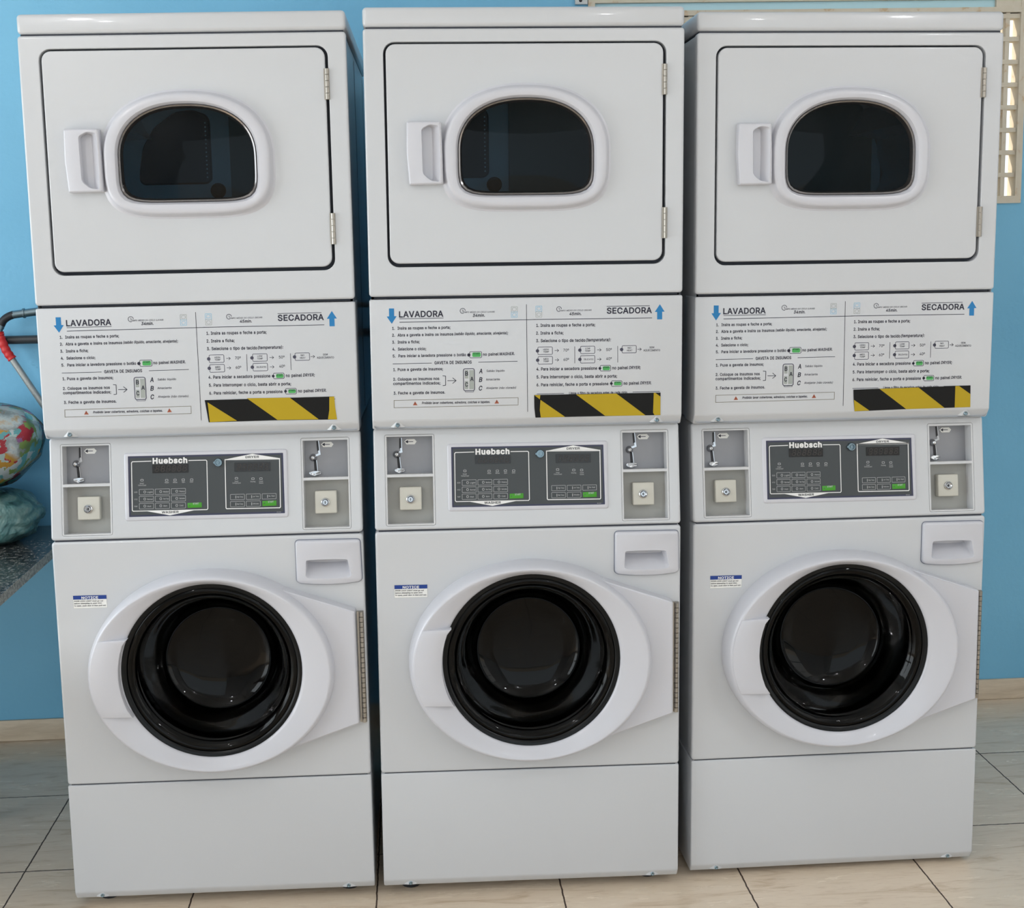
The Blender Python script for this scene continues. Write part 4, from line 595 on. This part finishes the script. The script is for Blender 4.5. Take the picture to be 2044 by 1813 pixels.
    for pts, mi in D['LP']: m.poly(mm(pts), y + (.0002 if mi == 3 else 0 if mi == 0 else .0001), mi)
    for q in D['LR']: m.rrect(q, y + (0.0001 if q[4] == 0 else 0))
    for (x, z, r_, mi, th) in D['LD']:
        lp = [(x / 1e3 + r_ / 1e3 * math.cos(2 * PI * i / 20), z / 1e3 + r_ / 1e3 * math.sin(2 * PI * i / 20)) for i in range(20 if not th else 17)]
        if th: m.stroke(lp, th / 1e3, y, mi); m.stroke([(x / 1e3, z / 1e3 + r_ * .5e-3), (x / 1e3, z / 1e3), (x / 1e3 + r_ * .4e-3, z / 1e3)], th * .8e-3, y, mi)
        else: m.poly(lp, y, mi)
    tag(m.build('instruction_print', [INK, CYANARROW, GREENINK, GREYINK, PALECYAN, REDINK, STICKER, OLIVE, SLATE], IP, smooth=False, recalc=False, merge=False), 'printed Portuguese washing and drying instructions')
    # --- control panel (leans back at the top)
    bays = D['BAY']
    hf = [(lambda q: (lambda d: rr(q[0] / 1e3 + d, q[2] / 1e3 - d, q[3] / 1e3 + d, q[1] / 1e3 - d, .004 - d, 3)))(b_['ou']) for b_ in bays]
    m = MB(); panel(m, lambda d: rr(-HW + d, HW - d, .0005 + d, .2262 - d, .007 - d * .6, 4), hf, 0, .005, .03)
    CP = m.build('control_panel', ENAMEL, R, CT)
    m = MB(); m.box(-HW + .008, HW - .008, .004, .05, .858, .8665); m.build('panel_seam', GAPDARK, R, smooth=False)
    o_ = mm(D['PFRAME']); i_ = mm(D['PLATE']); o_ = soften(o_[::-1], .005, 3); i2 = soften(i_[::-1], .0015, 3)
    m = MB(); m.loft([at(offs(o_, -.0012), 0), at(o_, -.0018), at(offs(o_, .0015), -.0026), at(i2, -.0026), at(offs(i2, .0005), -.0012)]); m.build('faceplate_frame', PLASTIC, CP, CT)
    m = MB(); m.poly(i_, -.0012, 1); m.poly(offs(i_, .004), -.0014, 0); y = -.0018
    for (s_, x0, z0, x1, z1, h, st, mi) in D['CT']: text(m, -.0027 if mi == 5 else y - .0004, s_, x0, z0, x1, z1, h, st, (2, 4, 2, 3, 3, 5)[mi])
    for pts, th, mi, cl in D['CL']: m.stroke(mm(pts), th / 1e3, y, 2, cl)
    for pts, mi in D['CP']: m.poly(mm(pts), y, 2)
    for q in D['CR']: m.rrect(q, y, 3)
    for (x, z, r_, mi, th) in D['CD']: m.disc(x / 1e3, z / 1e3, r_ / 1e3, y, 12, 4)
    FP = m.build('faceplate', [PLATE, NAVY, WHITEINK, LIGHTINK, DARKINK, SEG], CP, CT, smooth=False, recalc=False, merge=False)
    for q in D['DISP']:
        m = MB(); m.poly(soften(mm(q), .001, 2), -.0024); m.build('display', DISPLAY, CP, CT, smooth=False)
    for q in D['START']:
        m = MB(); p_ = mm(q)[::-1]; m.loft([at(p_, -.0014), at(p_, -.0019), at(offs(p_, .0004), -.0021)], 0, False, True); p0 = p_[3]
        m.disc(p0[0] + .0045, p0[1] - .0056, .0013, -.0022, 10, 1); tag(m.build('start_button', [GREENBTN, DARKINK], CP, CT), 'green start button')
    x, z, r_ = D['KEY']
    m = MB(); x /= 1e3; z /= 1e3; r_ /= 1e3
    m.lathe(x, z, [(.0001, -.006), (r_ * .3, -.006), (r_ * .34, -.004), (r_ * .62, -.004), (r_ * .66, -.0075), (r_ * .9, -.0075), (r_, -.006), (r_, -.001)], 24); m.box(x - r_ * 1.15, x - r_ * .6, -.007, -.001, z - .002, z + .0022); m.build('panel_lock', STEEL, CP, CT)
    for bi, b_ in enumerate(bays):
        u, l, o4 = b_['up'], b_['lo'], b_['ou']; dp = .031
        m = MB(); oo = lambda d: rr(o4[0] / 1e3 + d, o4[2] / 1e3 - d, o4[3] / 1e3 + d, o4[1] / 1e3 - d, .004 - d, 3)
        inn = lambda q: sq(q[0] / 1e3, q[2] / 1e3, q[3] / 1e3, q[1] / 1e3); ob = lambda q, dx: sq(q[0] / 1e3 + dx, q[2] / 1e3 - dx, q[3] / 1e3 + dx, q[1] / 1e3 - dx)
        U = [o4[0] + 4, u[1], o4[2] - 4, u[3]]; L = [o4[0] + 4, l[1], o4[2] - 4, o4[3] + 4]
        m.loft([at(oo(.0002), .004), at(oo(.0002), .0008), at(oo(.001), -.0004), at(oo(.0024), 0)]); m.plate(oo(.0024), [inn(U), inn(L)], 0)
        for q, mi in ((U, 1), (L, 2)):
            m.loft([at(inn(q), 0), at(ob(q, .0005), dp)]); m.poly(ob(q, .0003), dp - .0002, mi)
        m.build('coin_bay', [BAYWALL, BAYGREY, BAYBACK], CP, CT, angle=20)
        m = MB(); bl = b_['ball']; yb = dp - .001; s1, s2 = b_['slots']
        for q, skew in ((s1, .0035), (s2, .001)):
            x0, z1, x1, z0 = [w / 1e3 for w in q]; xc0, xc1 = x0 + .0022, x1 - .0022
            m.stroke([(xc0, z1), (xc1 if skew > .002 else (xc0 + xc1) / 2, z0)], .0036 if skew > .002 else .0062, yb, 1)
            m.stroke([(xc0 + .003, z1 + .0008), ((xc1 if skew > .002 else (xc0 + xc1) / 2) + .004, z0)], .0014, yb - .0006, 0)
        m.stroke([(s1[2] / 1e3, s1[3] / 1e3 + .002), (s1[2] / 1e3 + .001, s1[3] / 1e3 - .006), (bl[0] / 1e3 + .004, bl[1] / 1e3 + .004)], .0045, yb - .0004, 0)
        x, z, r_ = [w / 1e3 for w in bl]; m.lathe(x, z, [(.0001, dp - .013), (r_ * .5, dp - .0122), (r_ * .85, dp - .009), (r_, dp - .004), (r_ * 1.15, dp - .001), (r_ * 1.25, dp)], 24)
        x0, z1, x1, z0 = [w / 1e3 for w in b_['cup']]; xc = (x0 + x1) / 2; rx = (x1 - x0) / 2; zc = (z0 + z1) / 2
        m.loft([[(xc + rx * f * math.cos(2 * PI * i / 20), dp - .004 - .006 * abs(math.sin(PI * i / 20)), zc + dz + .0035 * f * math.sin(2 * PI * i / 20)) for i in range(20)] for f, dz in ((.82, .001), (1, .0012), (1, -.0005), (.7, -.003), (.25, -.0055))], 0, False, True)
        m.build('coin_slot', [CHROME, BLACK], CP, CT)
        m = MB(); st = mm(b_['stk']); cx = sum(p[0] for p in st) / 6; cz = sum(p[1] for p in st) / 6
        m.poly(st, dp - .0006, 0); m.stroke([(cx - .006, cz), (cx + .006, cz)], .0014, dp - .0008, 1); m.poly([(cx - .012, cz), (cx - .0055, cz + .0038), (cx - .0055, cz - .0038)], dp - .0008, 1); m.build('arrow_sticker', [STICKER, INK], CP, CT, smooth=False)
        x0, z1, x1, z0 = [w / 1e3 for w in b_['lb']]; m = MB(); m.bevbox(x0, x1, .012, dp, z0, z1, .0025, 3); m.build('lock_box', CREAM, CP, CT)
        x, z, r_ = [w / 1e3 for w in b_['lk']]; m = MB(); m.lathe(x, z, [(.0001, .0105), (r_ * .25, .0105), (r_ * .3, .009), (r_ * .55, .009), (r_ * .75, .007), (r_ * .95, .0085), (r_, .0125)], 24); m.box(x - .0007, x + .0007, .008, .0092, z - .0025, z + .0025, 1); m.build('cylinder_lock', [CHROME, BLACK], CP, CT)
    # --- washer carcass and front
    m = MB(); ol = lambda y, e=0: at(rr(-HW + .004 + e, HW - .004 - e, .030 + e, 1.0865 - e, .006, 3), y)
    m.loft([ol(.036), ol(.725), ol(.73, .004)], 0, False, True); m.build('washer_cabinet', ENAMEL, R)
    dw = soften(mm([(192.4, 848), (334.8, 847.1), (336.9, 756.5), (330, 751.0), (300, 747.6), (265, 746.3), (230, 747.6), (199, 751.0), (192.2, 756.5)]), .008, 4)
    dh = lambda d: offs(dw, .003 + d)
    circ = lambda d: [(.001 + (.2 - d) * math.cos(2 * PI * i / 64), .566 + (.2 - d) * math.sin(2 * PI * i / 64)) for i in range(64)]
    m = MB(); panel(m, lambda d: rr(-HW + d, HW - d, .2985 + d, .8590 - d, .007 - d * .6, 4), [circ, dh], 0, .005, .04); m.build('washer_front', ENAMEL, R)
    m = MB(); m.box(-HW + .008, HW - .008, .004, .04, .2945, .3000); m.build('kick_seam', GAPDARK, R, smooth=False)
    # --- washer door
    def el(a, b_, y, cx=0.0, cz=.560, n=96): return [(cx + a * math.cos(2 * PI * i / n), y, cz + b_ * math.sin(2 * PI * i / n)) for i in range(n)]
    m = MB()
    m.loft([el(.2735, .2305, 0), el(.2728, .2300, -.020), el(.2705, .2280, -.036), el(.2675, .2248, -.0465), el(.2640, .2212, -.0515), el(.2615, .2190, -.0528), el(.2590, .2172, -.0526),
            el(.2440, .2128, -.0500, 0, .561), el(.2220, .2070, -.0448, 0, .563), el(.2080, .2030, -.0405, .0005, .565), el(.2015, .2005, -.0385, .001, .566), el(.1988, .1983, -.0350, .001, .566), el(.1975, .1970, -.012, .001, .566)])
    WD = m.build('washer_door', PLASTIC, R, angle=38)
    hp = soften([(.118, .7600), (.3200, .6905), (.3215, .430), (.118, .3600)], .004, 3)
    hp = hp + [(.001 + .226 * math.cos(a), .564 + .222 * math.sin(a)) for a in [math.radians(-62 + 124 * k / 24) for k in range(25)]]
    m = MB(); m.loft([at(hp, 0), at(hp, -.024), at(offs(hp, .0012), -.0285), at(offs(hp, .004), -.0305)], 0, False, False)
    q = offs(hp, .004); m.plate(q, [], -.0305); m.build('hinge_plate', PLASTIC, WD)
    arc = [(.001 + .2005 * math.cos(a), .566 + .2005 * math.sin(a)) for a in [math.radians(154 + 5.4 * k) for k in range(11)]]
    lft = [(-.262 * math.cos(a), .560 + .2225 * math.sin(a)) for a in [math.radians(-23 + 4.6 * k) for k in range(11)]]
    hd = [(arc[0][0] + .002, .6485)] + arc[1:-1] + [(arc[-1][0] + .003, .4715)] + lft
    m = MB(); m.loft([at(hd, -.034), at(hd, -.0520), at(offs(hd, .0008), -.0538), at(offs(hd, .0022), -.0546)]); m.plate(offs(hd, .0022), [], -.0546); m.build('door_handle', PLASTIC, WD)
    m = MB(); m.lathe(.001, .566, [(.1990, -.034), (.1982, -.0352), (.192, -.0345), (.188, -.031), (.1865, -.020), (.186, .03)], 72); m.build('glass_rim', RIM, WD)
    pf = [(.1875, -.030), (.184, -.0325), (.179, -.032), (.170, -.024), (.160, -.004), (.150, .020), (.142, .045), (.134, .064), (.122, .079), (.105, .089), (.080, .095), (.045, .099), (.0005, .100)]
    m = MB(); m.lathe(.001, .566, pf, 96); m.build('door_glass', BOWLGLASS, WD, angle=80)
    m = MB(); m.lathe(.001, .566, [(r_ - .005 if r_ > .01 else r_, y + .008) for r_, y in pf[2:]], 96); m.build('inner_glass', BOWLGLASS, WD, angle=80)
    x0, z1, x1, z0 = .3265, .683, .3375, .4255
    m = MB(); m.box(x0 - .004, x1, -.006, -.0005, z0, z1, 0); n = 22; st = (z1 - z0) / n
    for k in range(n): m.tube([((x0 + x1) / 2, -.008, z0 + k * st + .0007), ((x0 + x1) / 2, -.008, z0 + (k + 1) * st - .0007)], .0052, 10)
    m.build('door_hinge', HINGE, WD)
    m = MB(); m.lathe(.001, .566, [(.2, .042), (.245, .05), (.25, .2), (.25, .42), (.0005, .43)], 64); WDR = m.build('washer_drum', WDRUM, R)
    # --- detergent drawer
    rc = soften(mm([(214.5, 803.8), (238, 805), (284, 805), (306.8, 803.5), (314.5, 766), (308, 762.5), (265, 761), (220, 762.5), (212.7, 766)]), .004, 3)
    rb = soften(mm([(216.5, 802.5), (238, 803.5), (284, 803.5), (300, 802.5), (303, 793), (300, 791), (265, 790), (222, 791), (216, 793)]), .004, 3)
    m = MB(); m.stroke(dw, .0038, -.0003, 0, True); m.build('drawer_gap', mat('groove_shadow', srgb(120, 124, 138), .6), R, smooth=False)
    m = MB(); m.loft([at(dw, 0), at(dw, -.005), at(offs(dw, .0012), -.0075), at(offs(dw, .004), -.009)]); m.plate(offs(dw, .004), [rc], -.009); m.loft([at(rc, -.009), at(offs(rc, .0008), -.008), at(rb, .026)], 0, False, True); m.build('detergent_drawer', PLASTIC, R, angle=45)
    # --- notice sticker
    m = MB(); a, c = D['NQ']; m.poly(offs(mm(a), -.0004), -.0002, 2); m.poly(mm(a), -.0003, 0); m.poly(mm(c), -.0005, 1)
    for (s_, x0, z0, x1, z1, h, st, mi) in D['NT']: text(m, -.0007, s_, x0, z0, x1, z1, h, st, 0 if mi == 0 else 3)
    tag(m.build('notice_sticker', [STICKER, NOTBLUE, GREYINK, INK], R, smooth=False, recalc=False, merge=False), 'small white sticker with blue NOTICE band')
    # --- base panel
    m = MB(); m.prism([(0, .2965), (0, .0393), (.010, .0215), (.14, .0215), (.14, .2965)], -HW, HW, .0036, 3)
    for x in (-.2798, .2817): m.add([(x - .016, .0072, .0262), (x + .016, .0072, .0262), (x + .008, .0028, .0262), (x - .008, .0028, .0262), (x - .0015, .0008, .0385), (x + .0015, .0008, .0385)], [[3, 2, 5, 4], [0, 3, 4], [2, 1, 5], [0, 1, 2, 3]])
    BP = m.build('base_panel', ENAMEL, R)
    for x in (-.2798, .2817):
        m = MB(); m.lathe(x, .0308, [(.0001, .0004), (.0016, .0002), (.0032, -.0006), (.0044, .0006), (.0046, .008)], 16); m.build('screw', STEEL, BP)
    return R
proto = make_stack()
POSE = [(-.70396, -1.0483, .0033, -.018, .0002, -.0033), (0, -1.06478, .00402, -.0083, .00796, -.00184), (.7186, -1.0353, -.0079, .014, .0072, -.0042)]
LAB = ['white stacked washer and dryer beside the grey granite counter and floral bag',
       'white stacked washer and dryer standing between the two other stacks',
       'white stacked washer and dryer, rightmost of three, below the lattice window']
stacks = [copy_tree(proto), proto, copy_tree(proto)]
for i, (o, (x, y, z, a, ro, ti)) in enumerate(zip(stacks, POSE)):
    o.location = (x, y, z); o.rotation_euler = (ti, ro, a); tag(o, LAB[i], 'washer dryer', 'stacked washer and dryer units in a row')
    # hazard tape stuck over the last printed line, torn differently on each machine
    out, yel = D['TAPE'][i]; m = MB(); m.poly(mm(out), -.0009, 0)
    for p in yel: m.poly(mm(p), -.0011, 1)
    tp = m.build('hazard_tape', [TAPEBLACK, TAPEYEL], [c for c in o.children if c.name.startswith('instruction_panel')][0], smooth=False, recalc=False); tag(tp, 'black and yellow striped hazard tape')
    R3 = (Matrix.Rotation(a, 3, 'Z') @ Matrix.Rotation(ro, 3, 'Y') @ Matrix.Rotation(ti, 3, 'X'))
    for lx in (-.28, .28):
        for ly in (.07, .66):
            w = R3 @ Vector((lx, ly, 0)) + Vector((x, y, z)); zb = -w.z / R3[2][2]
            m = MB(); c8 = lambda r_, zz: [(lx + r_ * math.cos(2 * PI * k / 16), ly + r_ * math.sin(2 * PI * k / 16), zz) for k in range(16)]
            m.loft([c8(.022, zb + .0004), c8(.022, zb + .008), c8(.009, zb + .011), c8(.009, .034)], 0, True, True); m.build('levelling_foot', BLACK, o)

# ------------------------------------------------------------------ left side: counter, bags, pipe and hose
m = MB(); zt = .672
m.bevbox(XL, -1.2545, -1.75, -.002, zt - .026, zt, .0015, 2, 0); m.box(-1.2550, -1.2540, -1.749, -.003, zt - .0255, zt - .0008, 1)
tag(m.build('granite_counter', [GRANITE, GRANEDGE]), 'dark grey speckled granite counter slab on the blue wall under the bags', 'counter')
def blob(loc, rad, seed, amp, freq, zmin=-9, zmax=9, lev=5, octv=2, lean=0.0):
    from mathutils import noise as mn
    b = bmesh.new(); bmesh.ops.create_icosphere(b, subdivisions=lev, radius=1)
    for v in b.verts:
        d = v.co.normalized(); e = 1 / max(.0001, (abs(d.x) ** 2.6 + abs(d.y) ** 2.6 + abs(d.z) ** 2.6)) ** (1 / 2.6)
        k = e * (1 + amp * mn.fractal(d * freq + Vector((seed, seed * .7, 0)), 1.0, 2.1, octv))
        v.co = Vector((d.x * rad[0] * k, d.y * rad[1] * k, d.z * rad[2] * k))
        v.co.z = min(max(v.co.z, zmin), zmax); v.co.x += lean * v.co.z
    m = MB(); m.bm(b); return m
fb = blob(None, (.195, .145, .118), 3.1, .05, 1.4, -.113, lean=.32).build('bag', FLORAL); fb.location = (-1.505, -.20, .946)
tag(fb, 'floral bedding packed in clear plastic on top of the green bag', 'bag')
pw = blob(None, (.203, .151, .122), 3.1, .07, 1.9, -.1145, lean=.32).build('plastic_wrap', FILM, fb)
gb = blob(None, (.185, .14, .080), 8.7, .09, 2.0, -.0705, .0865, 5, 4).build('bag', GREENBAG); gb.location = (-1.505, -.175, zt + .071)
tag(gb, 'crumpled green plastic bag lying flat on the granite counter', 'bag')
m = MB(); m.tube([(XL, -.035, 1.238), (-1.2, -.035, 1.236), (.4, -.035, 1.222), (1.0, -.035, 1.222)], .0125, 16)
tag(m.build('pipe', PIPE), 'black straight pipe fixed along the blue wall behind the machines', 'pipe')
H = thing('gas_hose', 'braided steel hose with red tape and black elbow at the left wall', 'hose', (-1.43, -.06, 1.25))
def hb(name, pts, r_, mt):
    m = MB(); m.tube([Vector(p) - H.location for p in pts], r_, 14); return m.build(name, mt, H)
def spline(P, n=8):
    out = []
    for i in range(len(P) - 1):
        p0, p1, p2, p3 = [Vector(P[max(0, min(len(P) - 1, k))]) for k in (i - 1, i, i + 1, i + 2)]
        for k in range(n):
            t = k / n; out.append(.5 * ((2 * p1) + (p2 - p0) * t + (2 * p0 - 5 * p1 + 4 * p2 - p3) * t * t + (3 * p1 - p0 - 3 * p2 + p3) * t ** 3))
    out.append(Vector(P[-1])); return out
hb('braided_hose', spline([(-1.23, -.06, .86), (-1.285, -.06, .98), (-1.327, -.06, 1.052), (-1.357, -.06, 1.103), (-1.383, -.06, 1.148), (-1.408, -.06, 1.19)]), .0095, BRAID)
hb('tape_wrap', spline([(-1.402, -.06, 1.182), (-1.418, -.06, 1.208), (-1.431, -.06, 1.245), (-1.434, -.06, 1.262)]), [.0125 + .001 * math.sin(k * 1.7) for k in range(25)], REDTAPE)
hb('hose_fitting', [(-1.434, -.06, 1.258), (-1.431, -.06, 1.272), (-1.4305, -.06, 1.273), (-1.424, -.06, 1.289)], [.0085, .0085, .0105, .0105], STEEL)
hb('elbow', spline([(-1.427, -.06, 1.283), (-1.419, -.06, 1.296), (-1.405, -.06, 1.306), (-1.388, -.06, 1.312)]), .0115, BLACK)
hb('hose_fitting', [(-1.391, -.06, 1.311), (-1.3625, -.06, 1.3145), (-1.362, -.06, 1.3145), (-1.357, -.06, 1.315), (-1.3565, -.06, 1.315), (-1.30, -.06, 1.321)], [.0115, .0115, .0145, .0145, .0115, .0115], STEEL)
m = MB(); m.tube([(-1.31, -.06, 1.32), (-.95, -.06, 1.325), (-.3, -.055, 1.312)], .008, 12)
tag(m.build('pipe', mat('rusty_pipe', (.10, .075, .06), .5, .3)), 'thin dark pipe on the wall behind the machines, above the thick black one', 'pipe')
# caster at the left picture edge
K = thing('caster_wheel', 'black caster wheel on the floor tiles below the granite counter', 'caster', (-1.395, -.545, 0))
m = MB()
m.loft([[(x, .024 * math.cos(2 * PI * k / 24) * f, .024 + .024 * math.sin(2 * PI * k / 24) * f) for k in range(24)] for x, f in ((-.010, .3), (-.010, .9), (-.007, 1), (.007, 1), (.010, .9), (.010, .3))], 0, True, True)
m.build('wheel', BLACK, K)
m = MB(); m.bevbox(-.016, .016, -.014, .016, .040, .052, .003, 2); m.bevbox(-.014, -.0115, -.008, .008, .018, .045, .001, 1); m.bevbox(.0115, .014, -.008, .008, .018, .045, .001, 1); m.build('fork', BLACK, K)
m = MB(); m.bevbox(.262, .299, -.012, .0, 2.172, 2.32, .002, 2); m.lathe(.278, 2.183, [(.0001, -.0125), (.004, -.0128), (.005, -.012)], 12, 1)
tag(m.build('wall_bracket', [mat('galvanised', (.55, .56, .56), .45, .5), BLACK]), 'pale metal bracket on the blue wall above the middle dryer', 'bracket')
